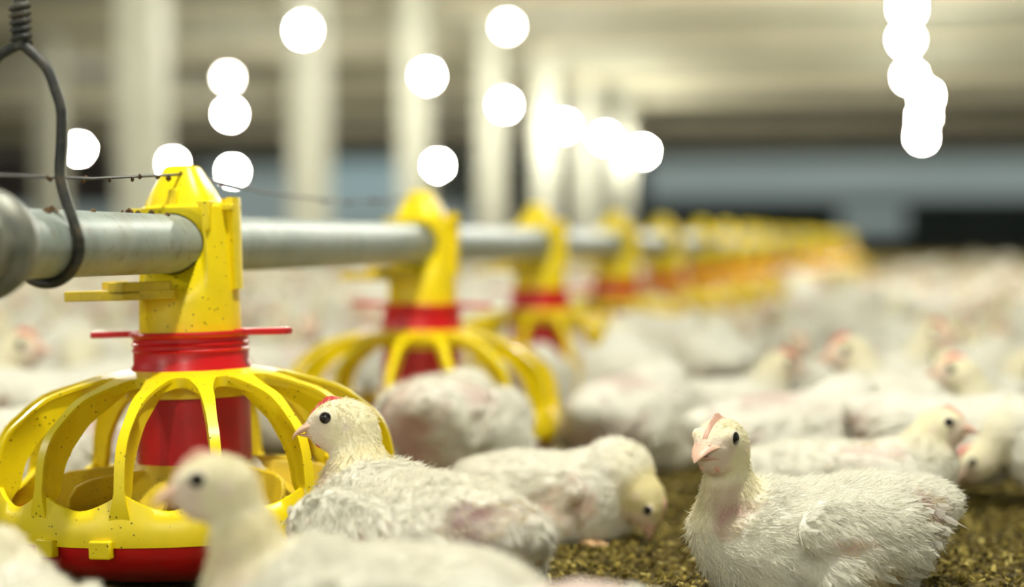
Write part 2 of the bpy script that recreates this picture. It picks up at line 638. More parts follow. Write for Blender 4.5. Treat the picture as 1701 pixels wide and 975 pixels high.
# ------------------------------------------------------------------ pan feeders
def make_feeder():
    root = empty('pan_feeder')
    H = PIPE_Z
    # drop tube, with the hole the pipe runs through
    mb = MB()
    prof = [(0.0385, 0.172), (0.0378, 0.20), (0.0362, 0.245), (0.0348, 0.272), (0.031, 0.274), (0.0004, 0.274), (0.0004, 0.172)]
    mb.lathe(prof, 64)
    tube = mb.build('drop_tube', 'yellow_plastic', root, angle=35)
    cut = MB().tube([(0, -0.2, H), (0, 0, H), (0, 0.2, H)], PIPE_R + 0.0012, 40).build('cutter', 'yellow_plastic')
    md = tube.modifiers.new('hole', 'BOOLEAN')
    md.operation = 'DIFFERENCE'
    md.object = cut
    md.solver = 'EXACT'
    dg = bpy.context.evaluated_depsgraph_get()
    me = bpy.data.meshes.new_from_object(tube.evaluated_get(dg))
    tube.modifiers.clear()
    tube.data = me
    bpy.data.objects.remove(cut)
    # stiffening panel on the far right cheek of the tube
    mb = MB()
    a0, a1 = math.radians(-12), math.radians(75)
    for (r0, r1, z0, z1) in ((0.0345, 0.0405, 0.21, 0.279),):
        aa = np.linspace(a0, a1, 12)
        vv = [(r * math.cos(t), r * math.sin(t), z) for z in (z0, z1) for r in (r0, r1) for t in aa]
        n = 12
        ff = []
        for i in range(n - 1):
            ff += [(i, i + 1, n + i + 1, n + i), (2 * n + i, 3 * n + i, 3 * n + i + 1, 2 * n + i + 1),
                   (n + i, n + i + 1, 3 * n + i + 1, 3 * n + i), (i, 2 * n + i, 2 * n + i + 1, i + 1)]
        ff += [(0, n, 3 * n, 2 * n), (n - 1, 2 * n - 1 + 2 * n - n + 0, 4 * n - 1, 2 * n - 1)] if False else [(0, n, 3 * n, 2 * n), (n - 1, 3 * n - 1, 4 * n - 1, 2 * n - 1)]
        mb.add(vv, ff)
    mb.build('cheek', 'yellow_plastic', root)
    # saddle cap: tapering hood over the pipe
    mb = MB()
    z0, z1, zt = 0.2683, 0.276, 0.3035
    sec = [(0.0275, 0.026, z0), (0.0262, 0.025, z1), (0.0225, 0.0215, 0.284), (0.0125, 0.013, zt - 0.002), (0.0105, 0.011, zt)]
    n = 24
    pts = []
    for wx, wy, z in sec:
        for t in range(n):
            a = 2 * PI * t / n
            ca, sa = math.cos(a), math.sin(a)
            e = 0.55
            pts.append((wx * math.copysign(abs(ca) ** e, ca) - 0.002, wy * math.copysign(abs(sa) ** e, sa), z))
    f = [(i * n + j, i * n + (j + 1) % n, (i + 1) * n + (j + 1) % n, (i + 1) * n + j) for i in range(len(sec) - 1) for j in range(n)]
    f += [tuple(range(n - 1, -1, -1)), tuple((len(sec) - 1) * n + j for j in range(n))]
    mb.add(pts, f)
    mb.box((-0.034, -0.004, 0.2705), (0.016, 0.018, 0.004))
    mb.box((0.031, -0.002, 0.2715), (0.018, 0.022, 0.005))
    mb.box((0.0225, -0.020, 0.2655), (0.010, 0.014, 0.022))
    mb.box((-0.001, -0.0245, 0.279), (0.007, 0.004, 0.014))
    mb.build('saddle_cap', 'yellow_plastic', root, bevel=0.0008)
    # slide lever below the pipe
    mb = MB()
    mb.prism([(-0.079, -0.050), (-0.079, -0.034), (-0.062, -0.030), (-0.038, -0.030), (-0.030, -0.026), (0.004, -0.026),
              (0.006, -0.048), (-0.018, -0.054), (-0.028, -0.062), (-0.040, -0.060), (-0.048, -0.052)], 0.2045, 0.2120)
    mb.prism([(-0.040, -0.060), (-0.028, -0.062), (-0.018, -0.054), (0.004, -0.048), (0.004, -0.045), (-0.018, -0.050), (-0.028, -0.058), (-0.040, -0.057)], 0.2085, 0.2180)
    mb.box((-0.045, -0.034, 0.2155), (0.02, 0.004, 0.006))
    mb.build('shutter_lever', 'dirty_yellow', root, bevel=0.0008)
    # red threaded collar with two ears
    mb = MB()
    prof = [(0.0392, 0.1795), (0.0455, 0.1795), (0.0462, 0.178), (0.0455, 0.176), (0.0432, 0.1745)]
    for k_ in range(2):
        z = 0.1705 - k_ * 0.0048
        prof += [(0.0432, z + 0.0012), (0.0446, z), (0.0432, z - 0.0012)]
    prof += [(0.0432, 0.156), (0.0448, 0.153), (0.0448, 0.150), (0.0392, 0.150)]
    mb.lathe(prof, 64, True)
    mb.build('collar', 'red_plastic', root)
    for s in (-1, 1):
        mb = MB()
        mb.prism([(s * x, s * y) for x, y in ((0.038, -0.012), (0.052, -0.005), (0.066, -0.0075), (0.078, -0.0075), (0.080, 0.0), (0.078, 0.0075), (0.064, 0.0075), (0.052, 0.004), (0.038, 0.012))], 0.1755, 0.1803)
        mb.build('ear', 'red_plastic', root, bevel=0.001)
    # cage: dome with arched openings, ribs, rim
    NR = 14
    ROT = math.radians(-12)
    mb = MB()
    na = NR * 14
    ringz = []
    fr = np.linspace(0, 1, 8)

    def dome_z(r):
        return 0.1512 - 0.19 * max(0, r - 0.049) - 1.7 * max(0, r - 0.06) ** 2
    rows_t, rows_b = [], []
    for q in fr:
        rt = []
        for j in range(na):
            a = 2 * PI * j / na + ROT
            u = abs(((j / 14.0) + 0.5) % 1.0 - 0.5) * 2           # 0 at a rib, 1 between ribs
            ro = 0.0665 + 0.024 * max(0.0, 1 - (u / 0.80) ** 1.0) ** 1.3 if u < 0.8 else 0.0665
            r = 0.0435 + (ro - 0.0435) * q
            rt.append((r * math.cos(a), r * math.sin(a), dome_z(r)))
        rows_t.append(rt)
        rows_b.append([(x * 0.995, y * 0.995, z - 0.0035 - (0.004 if q == 1.0 else 0)) for x, y, z in rt])
    allr = rows_t + rows_b[::-1]
    nn = len(allr)
    f = [(i * na + j, i * na + (j + 1) % na, ((i + 1) % nn) * na + (j + 1) % na, ((i + 1) % nn) * na + j) for i in range(nn) for j in range(na)]
    mb.add(np.array(allr).reshape(-1, 3), f)
    # under-lip that grips the inner tube
    mb.lathe([(0.0445, 0.148), (0.0495, 0.147), (0.0495, 0.131), (0.0445, 0.131)], 56, True)
    # rim
    prof_n = 10
    rim = []
    for j in range(na):
        a = 2 * PI * j / na + ROT
        u = abs(((j / 14.0) + 0.5) % 1.0 - 0.5) * 2
        top = 0.061 + 0.013 * (1 - u) ** 1.6
        rim.append([(0.1445, top - 0.001), (0.1462, top + 0.0005), (0.1485, top), (0.1520, 0.056), (0.1540, 0.047), (0.1535, 0.0375), (0.1505, 0.0370), (0.1500, 0.046), (0.1470, 0.055)])
    k_ = len(rim[0])
    pts = [(rim[j][i][0] * math.cos(2 * PI * j / na + ROT), rim[j][i][0] * math.sin(2 * PI * j / na + ROT), rim[j][i][1]) for i in range(k_) for j in range(na)]
    f = [(i * na + j, i * na + (j + 1) % na, ((i + 1) % k_) * na + (j + 1) % na, ((i + 1) % k_) * na + j) for i in range(k_) for j in range(na)]
    mb.add(pts, f)
    cage = mb.build('cage', 'yellow_plastic', root, angle=50)
    # ribs
    outer = [(0.070, dome_z(0.070) + 0.0004), (0.090, dome_z(0.09)), (0.112, dome_z(0.112)), (0.130, 0.1215), (0.1415, 0.1105), (0.1480, 0.0960), (0.1508, 0.080), (0.1520, 0.066), (0.1515, 0.052)]
    out = smooth_path([(r, 0, z) for r, z in outer], 3)
    r_ = np.array(out)[:, [0, 2]]
    tan = np.gradient(r_, axis=0)
    tan /= np.linalg.norm(tan, axis=1)[:, None]
    nor = np.stack([tan[:, 1], -tan[:, 0]], 1)          # inward / downward
    nor *= np.sign((nor * np.array([-1, -0.8])).sum(1))[:, None]
    K = len(r_)
    depth = np.interp(np.linspace(0, 1, K), [0, 0.2, 0.5, 0.8, 1], [0.010, 0.018, 0.023, 0.019, 0.006])
    hw_o = np.interp(np.linspace(0, 1, K), [0, 0.12, 0.35, 0.8, 1], [0.010, 0.0056, 0.0036, 0.0038, 0.009])
    for i in range(NR):
        a = 2 * PI * i / NR + ROT
        ca, sa = math.cos(a), math.sin(a)
        pts = []
        for q in range(K):
            for dep, w in ((0, hw_o[q]), (0.0025, hw_o[q]), (0.0035, 0.0026), (depth[q], 0.0022)):
                rz_ = r_[q] + nor[q] * dep
                for s in ((1, -1)):
                    pts.append((rz_[0] * ca - s * w * sa, rz_[0] * sa + s * w * ca, rz_[1]))
        order = [0, 2, 4, 6, 7, 5, 3, 1]
        f = []
        for q in range(K - 1):
            for e in range(8):
                e2 = (e + 1) % 8
                f.append((q * 8 + order[e], q * 8 + order[e2], (q + 1) * 8 + order[e2], (q + 1) * 8 + order[e]))
        f.append(tuple(order))
        f.append(tuple((K - 1) * 8 + o_ for o_ in order[::-1]))
        MB().add(pts, f).build('rib', 'yellow_plastic', cage, angle=50)
    # inner parts
    MB().lathe([(0.041, 0.150), (0.0432, 0.150), (0.0432, 0.078), (0.041, 0.078)], 56, True).build('inner_tube', 'red_plastic', root)
    mb = MB()
    mb.lathe([(0.040, 0.082), (0.0462, 0.0815), (0.052, 0.076), (0.068, 0.064), (0.086, 0.050), (0.084, 0.044), (0.040, 0.060)], 56, True)
    cone = mb.build('feed_cone', 'dirty_yellow', root)
    for i in range(8):
        a = math.radians(8 + 45 * i)
        poly = [(0.050, 0.050), (0.098, 0.046), (0.1085, 0.052), (0.1100, 0.064), (0.1050, 0.0725), (0.094, 0.0765), (0.060, 0.0795), (0.050, 0.079)]
        mb = MB()
        mb.prism(poly, -0.0018, 0.0018)
        v = mb.v[0]
        tilt = 0.35
        w = v[:, 2] + tilt * (v[:, 1] - 0.05)
        mb.v[0] = np.stack([v[:, 0] * math.cos(a) - w * math.sin(a), v[:, 0] * math.sin(a) + w * math.cos(a), v[:, 1]], 1)
        mb.build('fin', 'dirty_yellow', cone, bevel=0.001)
    MB().lathe([(0.1500, 0.046), (0.1510, 0.038), (0.1470, 0.028), (0.1250, 0.016), (0.105, 0.0065), (0.0004, 0.0055), (0.0004, 0.009), (0.103, 0.010), (0.122, 0.019), (0.1440, 0.031), (0.1475, 0.046)], 72).build('pan', 'red_plastic', root)
    feed = MB().lathe([(0.1400, 0.041), (0.118, 0.043), (0.09, 0.046), (0.06, 0.050), (0.0004, 0.05), (0.0004, 0.03), (0.1390, 0.034)], 60, False).build('feed', 'feed_meal', root)
    feed['kind'] = 'stuff'
    for a in (-111, -94, 9, 26, 129, 146):
        ar = math.radians(a)
        mb = MB()
        mb.box((0.1540, 0, 0.0365), (0.007, 0.0165, 0.0125))
        v = np.concatenate(mb.v)
        mb.v = [np.stack([v[:, 0] * math.cos(ar) - v[:, 1] * math.sin(ar), v[:, 0] * math.sin(ar) + v[:, 1] * math.cos(ar), v[:, 2]], 1)]
        mb.build('clip', 'yellow_plastic', root, bevel=0.0012)
    return root


feeder0 = make_feeder()
feed_label = {0: 'sharp yellow pan feeder with red collar, nearest of the line, at left',
              1: 'second yellow pan feeder from the front, behind the pink-backed chicken',
              2: 'third yellow pan feeder from the front, slightly blurred, red collar',
              3: 'fourth yellow pan feeder from the front along the grey pipe',
              4: 'fifth yellow pan feeder from the front along the grey pipe',
              5: 'sixth yellow pan feeder from the front along the grey pipe',
              6: 'seventh yellow pan feeder from the front along the grey pipe'}
for i in range(NFEED):
    o = feeder0 if i == 0 else copy_tree(feeder0)
    o.location = (PIPE_X, F1Y + i * STEP, 0)
    o.rotation_euler = (0, math.radians(-1.7 if i == 0 else (0.6 if i % 2 else -0.6)), 0)
    tag(o, feed_label.get(i, 'far pan feeder melting into the yellow blur at the end of the line'), 'feeder', 'pan feeders on the feed pipe')
    if i == 0:
        # keep the cage axis where the pan stands, the tilt swings the top about the pipe
        o.location.x += math.sin(math.radians(1.7)) * PIPE_Z

# ------------------------------------------------------------------ drinker line in the blur at left
DX = -2.05
dl = empty('drinker_line', (DX, 5.0, 0.255))
MB().tube([(0, -2.5, 0), (0, 2, 0), (0, 12, 0)], 0.013, 12).build('water_pipe', 'galvanised_steel', dl)
for i in range(34):
    y = -2.2 + i * 0.3
    MB().lathe([(0.0004, -0.012), (0.010, -0.013), (0.012, -0.04), (0.007, -0.062), (0.0004, -0.064)], 12).build('nipple', 'red_plastic', dl).location = (0, y, 0)
    if i % 2 == 0:
        MB().lathe([(0.0004, -0.098), (0.02, -0.096), (0.032, -0.08), (0.029, -0.08), (0.018, -0.092), (0.0004, -0.093)], 14).build('drip_cup', 'dirty_yellow', dl).location = (0, y, 0)
tag(dl, 'blurred drinking line with red nipples behind the feed pipe at left', 'drinker')

# ------------------------------------------------------------------ chickens
def nrm(v):
    v = np.asarray(v, float)
    return v / (np.linalg.norm(v, axis=-1, keepdims=True) + 1e-12)


def frame(yaw, pitch, roll=0.0):
    """Columns: forward, left, up. Positive pitch looks up."""
    cy_, sy = math.cos(yaw), math.sin(yaw)
    cp, sp = math.cos(pitch), math.sin(pitch)
    f = np.array([cy_ * cp, sy * cp, sp])
    l = np.array([-sy, cy_, 0.0])
    u = np.cross(f, l)
    l, u = l * math.cos(roll) + u * math.sin(roll), u * math.cos(roll) - l * math.sin(roll)
    return np.stack([f, l, u], 1)


def sd_ell(p, c, r, R):
    q = (p - c) @ R
    k0 = np.linalg.norm(q / r, axis=-1)
    k1 = np.linalg.norm(q / (r * r), axis=-1) + 1e-9
    return k0 * (k0 - 1.0) / k1


def sd_cone(p, a, b_, ra, rb):
    ba = b_ - a
    h = np.clip(((p - a) @ ba) / (ba @ ba), 0, 1)
    return np.linalg.norm(p - a - h[..., None] * ba, axis=-1) - (ra + (rb - ra) * h)


def smin(a, b_, k):
    h = np.clip(0.5 + 0.5 * (b_ - a) / k, 0, 1)
    return b_ + (a - b_) * h - k * h * (1 - h)


def surface_nets(vol, org, h):
    ins = vol < 0
    nx, ny, nz = vol.shape
    acc = np.zeros((nx - 1, ny - 1, nz - 1, 3))
    cnt = np.zeros((nx - 1, ny - 1, nz - 1))
    for ax in range(3):
        for o1 in (0, 1):
            for o2 in (0, 1):
                oth = [q for q in range(3) if q != ax]
                s0 = [slice(0, n - 1) for n in vol.shape]
                s1 = [slice(0, n - 1) for n in vol.shape]
                s0[oth[0]] = s1[oth[0]] = slice(o1, vol.shape[oth[0]] - 1 + o1)
                s0[oth[1]] = s1[oth[1]] = slice(o2, vol.shape[oth[1]] - 1 + o2)
                s1[ax] = slice(1, vol.shape[ax])
                a, b_ = vol[tuple(s0)], vol[tuple(s1)]
                cr = (a < 0) != (b_ < 0)
                t = np.where(cr, a / np.where(cr, a - b_, 1), 0)
                acc[..., ax] += np.where(cr, t, 0)
                acc[..., oth[0]] += np.where(cr, o1, 0)
                acc[..., oth[1]] += np.where(cr, o2, 0)
                cnt += cr
    act = cnt > 0
    idx = -np.ones(act.shape, int)
    idx[act] = np.arange(act.sum())
    ijk = np.argwhere(act)
    v = (ijk + acc[act] / cnt[act][:, None]) * h + org
    faces = []
    for ax in range(3):
        o1, o2 = [(1, 2), (2, 0), (0, 1)][ax]
        sl0 = [slice(1, n - 1) for n in vol.shape]
        sl0[ax] = slice(0, vol.shape[ax] - 1)
        sl1 = list(sl0)
        sl1[ax] = slice(1, vol.shape[ax])
        a, b_ = ins[tuple(sl0)], ins[tuple(sl1)]
        for flip in (False, True):
            w = np.argwhere((a & ~b_) if not flip else (~a & b_))
            if not len(w):
                continue
            base = w.copy()
            for q in range(3):
                if q != ax:
                    base[:, q] += 1
            e1 = np.zeros(3, int)
            e1[o1] = 1
            e2 = np.zeros(3, int)
            e2[o2] = 1
            g = [idx[tuple((base - d_).T)] for d_ in (e1 + e2, e2, 0 * e1, e1)]
            if flip:
                g = g[::-1]
            faces.append(np.stack(g, 1))
    return v, np.concatenate(faces)


def vnoise(p, s, off=0.0):
    return np.array([mnoise.noise((x * s + off, y * s - off, z * s + 2 * off)) for x, y, z in p])


WHITE = np.array([0.86, 0.83, 0.73])
CREAM = np.array([0.86, 0.78, 0.50])
YELLOW = np.array([0.80, 0.66, 0.24])
FACE = np.array([0.80, 0.64, 0.54])
PINK = np.array([0.66, 0.42, 0.36])
BARE = np.array([0.40, 0.27, 0.25])
STAIN = np.array([0.42, 0.31, 0.10])


class Bird:
    """Shape, colour and feather flow of one pose, in metres, head towards +x, belly on z = 0."""

    def __init__(self, head=(0.092, 0.0, 0.135), hyaw=0.0, hpitch=0.0, hroll=0.0, stand=0.0, pitch=0.0, girth=1.0, length=1.0, tail=0.3, neck=1.0, seed=0, patches=(), shank=False, hgt=1.0, headk=1.0, nb=(0.073, 0.084), yel=0.0):
        self.yel = yel
        self.seed, self.patches, self.stand = seed, patches, stand
        z0 = stand
        B = frame(0, pitch)
        self.Bf = B
        g, L = girth, length
        piv = np.array([0, 0, 0.05 + z0])

        def b_(x, y, z):
            return piv + B @ np.array([x * L, y * g, z * hgt - 0.05])
        H = np.array(head, float)
        H[2] += z0
        R = frame(hyaw, hpitch, hroll)
        self.H, self.R, self.hk = H, R, headk
        nb0, nb1 = b_(0.050, 0, 0.066), b_(nb[0], 0, nb[1])
        occ = H - R[:, 0] * 0.010 - R[:, 2] * 0.006
        mid = 0.5 * (nb1 + occ) + np.array([-0.004 if H[2] > 0.11 else 0.0, 0, -0.002 if H[2] > 0.11 else 0.012])
        self.neck_pts = [nb0, nb1, mid, occ]
        r0 = np.array
        I3 = B
        self.prims = []
        add = self.prims.append
        add(('e', b_(-0.004, 0, 0.052), r0((0.078 * L, 0.058 * g, 0.047 * hgt)), I3, 0.02))
        add(('e', b_(0.052, 0, 0.047), r0((0.042 * L, 0.047 * g, 0.045 * hgt)), I3, 0.03))
        add(('e', b_(-0.058, 0, 0.058), r0((0.045 * L, 0.046 * g, 0.036 * hgt)), I3, 0.025))
        add(('e', b_(0.0, 0, 0.022), r0((0.075 * L, 0.055 * g, 0.022)), I3, 0.02))
        T = B @ frame(0, -tail)
        add(('e', b_(-0.095, 0, 0.062 + 0.02 * math.sin(tail)), r0((0.026, 0.027, 0.017)), T, 0.02))
        for s in (-1, 1):
            W = B @ frame(s * 0.14, 0.16, s * 0.25)
            add(('e', b_(-0.006, s * 0.054, 0.060), r0((0.064 * L, 0.0115, 0.030 * hgt)), W, 0.010))
            Th = B @ frame(s * 0.3, 0.2)
            add(('e', b_(0.010, s * 0.050, 0.026), r0((0.040, 0.024, 0.026)), Th, 0.009))
        add(('c', nb0, nb1, 0.034, 0.0245 * neck, 0.022))
        add(('c', nb1, mid, 0.0245 * neck, 0.0190 * neck, 0.012))
        add(('c', mid, occ, 0.0195 * neck, 0.0168 * neck, 0.010))
        k_ = headk
        hd = lambda x, y, z: H + R @ np.array([x * k_, y * k_, z * k_])
        self.hd = hd
        add(('e', H, r0((0.0205, 0.0150, 0.0165)) * k_, R, 0.008))
        add(('e', hd(0.011, 0, -0.002), r0((0.0135, 0.0108, 0.0110)) * k_, R, 0.006))
        add(('e', hd(0.006, 0, -0.010), r0((0.013, 0.0105, 0.009)) * k_, R, 0.006))
        for s in (-1, 1):
            add(('e', hd(0.008, s * 0.0105, 0.006), r0((0.0065, 0.0035, 0.0045)) * k_, R, 0.004))
        self.wing_c = [(b_(-0.006, s * 0.058, 0.060), B @ frame(s * 0.14, 0.16, s * 0.25), s) for s in (-1, 1)]
        self.L = L
        self.tail_c = (b_(-0.098, 0, 0.064 + 0.02 * math.sin(tail)), T)

    def sdf(self, p):
        d = None
        for q in self.prims:
            v = sd_ell(p, *q[1:4]) if q[0] == 'e' else sd_cone(p, *q[1:5])
            d = v if d is None else smin(d, v, q[-1])
        return np.maximum(d, -(p[..., 2] - 0.001)) if self.stand == 0 else d

    def mesh(self, h):
        lo = np.array([-0.15, -0.095, -0.01])
        hi = np.array([0.175, 0.095, 0.215 + self.stand])
        hi = np.maximum(hi, self.H + 0.04)
        lo = np.minimum(lo, self.H - 0.04)
        n = np.ceil((hi - lo) / h).astype(int)
        ax = [lo[i] + h * np.arange(n[i]) for i in range(3)]
        g = np.stack(np.meshgrid(*ax, indexing='ij'), -1)
        v, f = surface_nets(self.sdf(g), lo, h)
        return v, f

    def normals(self, p, e=0.0012):
        out = np.zeros_like(p)
        for i in range(3):
            d = np.zeros(3)
            d[i] = e
            out[:, i] = self.sdf(p + d) - self.sdf(p - d)
        return nrm(out)

    def regions(self, p):
        """weights head, neck, and the way feathers lie"""
        n0, n1, n2, n3 = self.neck_pts
        dh = np.linalg.norm((p - self.H) @ self.R / np.array([1.25, 1, 1.05]), axis=1) / self.hk
        wh = np.clip((0.0275 - dh) / 0.010, 0, 1)
        dn = np.minimum(sd_cone(p, n1 * 0.6 + n2 * 0.4, n2, 0.02, 0.018), sd_cone(p, n2, n3, 0.018, 0.017))
        wn = np.clip((0.014 - dn) / 0.014, 0, 1) * (1 - wh)
        flow = np.zeros_like(p)
        back = -self.Bf[:, 0]
        side = np.abs(p[:, 1])
        flow += (back[None, :] + np.array([0, 0, -1.0])[None, :] * (0.15 + 4.0 * np.clip(side - 0.035, 0, 0.03) / 0.03 * 0.2)[:, None])
        ndir = nrm(n1 - n3)
        flow = flow * (1 - wn - wh)[:, None] + wn[:, None] * ndir + wh[:, None] * nrm(-self.R[:, 0] * 0.8 - self.R[:, 2] * 0.5)
        return wh, wn, nrm(flow)

    def colours(self, p):
        wh, wn, flow = self.regions(p)
        n1 = vnoise(p, 38, self.seed)
        n2 = vnoise(p, 95, self.seed + 5.0)
        c = WHITE[None, :] * (1 + 0.05 * n1[:, None]) + np.zeros_like(p)
        q = (p - self.H) @ self.R / self.hk
        ny = np.clip(wn * 1.0, 0, 1)[:, None]
        yel = CREAM * 0.75 + YELLOW * 0.25
        c = c * (1 - 0.75 * ny) + yel * 0.75 * ny
        hw = np.clip(wh * 1.3, 0, 1)[:, None]
        c = c * (1 - hw) + (CREAM * (0.8 - 0.8 * self.yel) + WHITE * 0.2 + YELLOW * 0.8 * self.yel) * hw
        # bare face round the eye and the gape
        face = np.clip((q[:, 0] - 0.004 + 0.004 * n2) / 0.006, 0, 1) * np.clip((0.010 - q[:, 2]) / 0.006, 0, 1) * hw[:, 0]
        c = c * (1 - 0.75 * face[:, None]) + FACE * 0.75 * face[:, None]
        lobe = np.exp(-((q[:, 0] + 0.006) ** 2 + (q[:, 2] + 0.002) ** 2) / 0.0038 ** 2) * hw[:, 0]
        c = c * (1 - 0.6 * lobe[:, None]) + np.array([0.88, 0.72, 0.66]) * 0.6 * lobe[:, None]
        bare = np.zeros(len(p))
        for (pc, pr, amt, colr) in self.patches:
            dd = np.linalg.norm((p - np.array(pc)) / np.array(pr), axis=1) + 0.55 * n1 + 0.40 * n2
            w = np.clip((1.25 - dd) / 0.8, 0, 1) * min(1.0, amt * 1.25) * (1 - wh)
            c = c * (1 - w[:, None]) + np.array(colr) * w[:, None]
            if colr is not STAIN:
                bare = np.maximum(bare, w)
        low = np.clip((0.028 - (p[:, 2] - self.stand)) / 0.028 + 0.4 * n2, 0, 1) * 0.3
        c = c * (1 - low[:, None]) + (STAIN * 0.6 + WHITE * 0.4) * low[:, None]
        return np.clip(c, 0.01, 0.95), wh, wn, bare, flow


def col_attr(me, cols):
    a = me.color_attributes.new('Col', 'FLOAT_COLOR', 'POINT')
    d = np.ones((len(cols), 4), np.float32)
    d[:, :3] = cols
    a.data.foreach_set('color', d.ravel())


def sample_surface(v, f, n, rng):
    tri = np.concatenate([f[:, [0, 1, 2]], f[:, [0, 2, 3]]])
    a, b_, c = v[tri[:, 0]], v[tri[:, 1]], v[tri[:, 2]]
    ar = np.linalg.norm(np.cross(b_ - a, c - a), axis=1)
    i = rng.choice(len(tri), n, p=ar / ar.sum())
    u, w = rng.random((2, n))
    s = np.sqrt(u)
    bary = np.stack([1 - s, s * (1 - w), s * w], 1)
    return (v[tri[i]] * bary[..., None]).sum(1), tri[i], bary


def blades(name, base, nor, flow, L, W, lift, cols, rng, curl=0.25, rows=5, ragged=0.12):
    """Feather vanes lying on a surface as ONE mesh."""
    n = len(base)
    flow = nrm(flow - (flow * nor).sum(1)[:, None] * nor)
    side = np.cross(nor, flow)
    u = np.linspace(0, 1, rows)
    prof = np.interp(u, [0, 0.25, 0.6, 0.85, 1], [0.35, 0.85, 1.0, 0.72, 0.22])
    vv = []
    for i in range(rows):
        for s in (-1, 0, 1):
            jag = np.clip(1 + ragged * rng.standard_normal(n) * (0.3 + u[i]), 0.7, 1.3)
            up = lift * L * (u[i] ** 1.2 - curl * u[i] ** 3) - abs(s) * W * 0.22
            vv.append(base + flow * (L * (u[i] - (0.10 if s else 0) * (u[i] > 0.8)) * (jag if i == rows - 1 else 1))[:, None]
                      + nor * (up + 0.0004)[:, None] + side * (s * W * prof[i] * jag)[:, None])
    v = np.stack(vv, 1).reshape(-1, 3)
    k = rows * 3
    f0 = []
    for i in range(rows - 1):
        for s in range(2):
            f0.append((i * 3 + s, i * 3 + s + 1, (i + 1) * 3 + s + 1, (i + 1) * 3 + s))
    f = (np.array(f0)[None] + (np.arange(n) * k)[:, None, None]).reshape(-1, 4)
    me = bpy.data.meshes.new(name)
    me.from_pydata(v.tolist(), [], f.tolist())
    me.materials.append(MATS['feather_blade'])
    shade = np.interp(np.tile(np.repeat(u, 3), n), [0, 1], [0.97, 1.0])
    col_attr(me, np.repeat(cols, k, 0) * shade[:, None])
    return me


def strands(name, base, nor, flow, L, lift, cols, rng, parent, r0=0.00022, pts=4):
    n = len(base)
    flow = nrm(flow - (flow * nor).sum(1)[:, None] * nor)
    d = nrm(flow + nor * lift[:, None] + 0.30 * rng.standard_normal((n, 3)))
    t = np.linspace(0, 1, pts)
    pos = base[:, None, :] + d[:, None, :] * (L[:, None] * t)[..., None] - nor[:, None, :] * (lift * L * 0.45)[:, None, None] * (t ** 2)[None, :, None]
    hc = bpy.data.hair_curves.new(name)
    hc.add_curves([pts] * n)
    hc.attributes['position'].data.foreach_set('vector', pos.astype(np.float32).ravel())
    ra = hc.attributes.get('radius') or hc.attributes.new('radius', 'FLOAT', 'POINT')
    ra.data.foreach_set('value', np.tile(np.interp(t, [0, 0.5, 1], [r0, r0 * 0.8, r0 * 0.15]), n).astype(np.float32))
    ca = hc.attributes.new('Col', 'FLOAT_COLOR', 'CURVE')
    c4 = np.ones((n, 4), np.float32)
    c4[:, :3] = cols
    ca.data.foreach_set('color', c4.ravel())
    hc.materials.append(MATS['down_strand'])
    o = bpy.data.objects.new(name, hc)
    link(o, parent)
    return o


def beak_mesh(bird):
    mbs = []
    for low in (False, True):
        mb = MB()
        n = 14
        secs = []
        for t in np.linspace(0, 1, 9):
            x = 0.0185 + (0.0165 if not low else 0.0115) * t
            if not low:
                w = 0.0090 * (1 - t) ** 0.62 + 0.0006
                top = 0.0048 * (1 - t ** 1.7) - 0.0050 * t ** 2 - 0.0010
                bot = -0.0032 - 0.0046 * t ** 2
                if t > 0.98:
                    top, bot = -0.0076, -0.0084
            else:
                w = 0.0082 * (1 - t) ** 0.6 + 0.0006
                top = -0.0046 - 0.0006 * t
                bot = -0.0086 + 0.0028 * t ** 1.5
            ring = []
            for a in np.linspace(0, 2 * PI, n, endpoint=False):
                z = (top + bot) / 2 + (top - bot) / 2 * math.sin(a)
                ring.append((x, w * math.cos(a), z))
            secs.append(ring)
        pts = np.array(secs).reshape(-1, 3)
        f = [(i * n + j, i * n + (j + 1) % n, (i + 1) * n + (j + 1) % n, (i + 1) * n + j) for i in range(8) for j in range(n)]
        f += [tuple(range(n)), tuple(8 * n + j for j in range(n))]
        mb.add(pts, f)
        mbs.append(mb)
    # nostrils sit in a raised cere at the root of the upper bill
    for s in (-1, 1):
        mb = mbs[0]
        t = np.linspace(0, PI, 6)
        mb.lathe([(max(1e-4, 0.0016 * math.sin(q)), -0.0024 * math.cos(q)) for q in t], 8)
        v = mb.v[-1]
        mb.v[-1] = np.stack([v[:, 2] + 0.0225, v[:, 1] + s * 0.0042, v[:, 0] + 0.0016], 1)
    for mb in mbs:
        mb.v = [bird.H + (np.concatenate(mb.v) * bird.hk) @ bird.R.T]
    return mbs


def comb_mesh(bird, size=1.0):
    mb = MB()
    xs = np.linspace(0.0215, -0.005, 16)
    rows = []
    for i, x in enumerate(xs):
        t = i / 15
        base = np.interp(x, [-0.006, 0.006, 0.0165, 0.024], [0.0155, 0.0158, 0.0095, 0.0030])
        hgt = size * (0.0015 + 0.0042 * math.sin(PI * min(1, t * 1.05 + 0.02)) ** 0.8 * (0.72 + 0.28 * abs(math.sin(t * PI * 5.0))))
        w = 0.0016 * (1 - 0.4 * t) + 0.0005
        rows.append([(x, -w, base - 0.002), (x, -w * 0.8, base + hgt * 0.6), (x, 0, base + hgt), (x, w * 0.8, base + hgt * 0.6), (x, w, base - 0.002)])
    pts = np.array(rows).reshape(-1, 3)
    f = [(i * 5 + j, i * 5 + j + 1, (i + 1) * 5 + j + 1, (i + 1) * 5 + j) for i in range(15) for j in range(4)]
    f += [tuple(range(5)), tuple(75 + j for j in range(5))]
    mb.add(pts, f)
    mb.v = [bird.H + (np.concatenate(mb.v) * bird.hk) @ bird.R.T]
    return mb


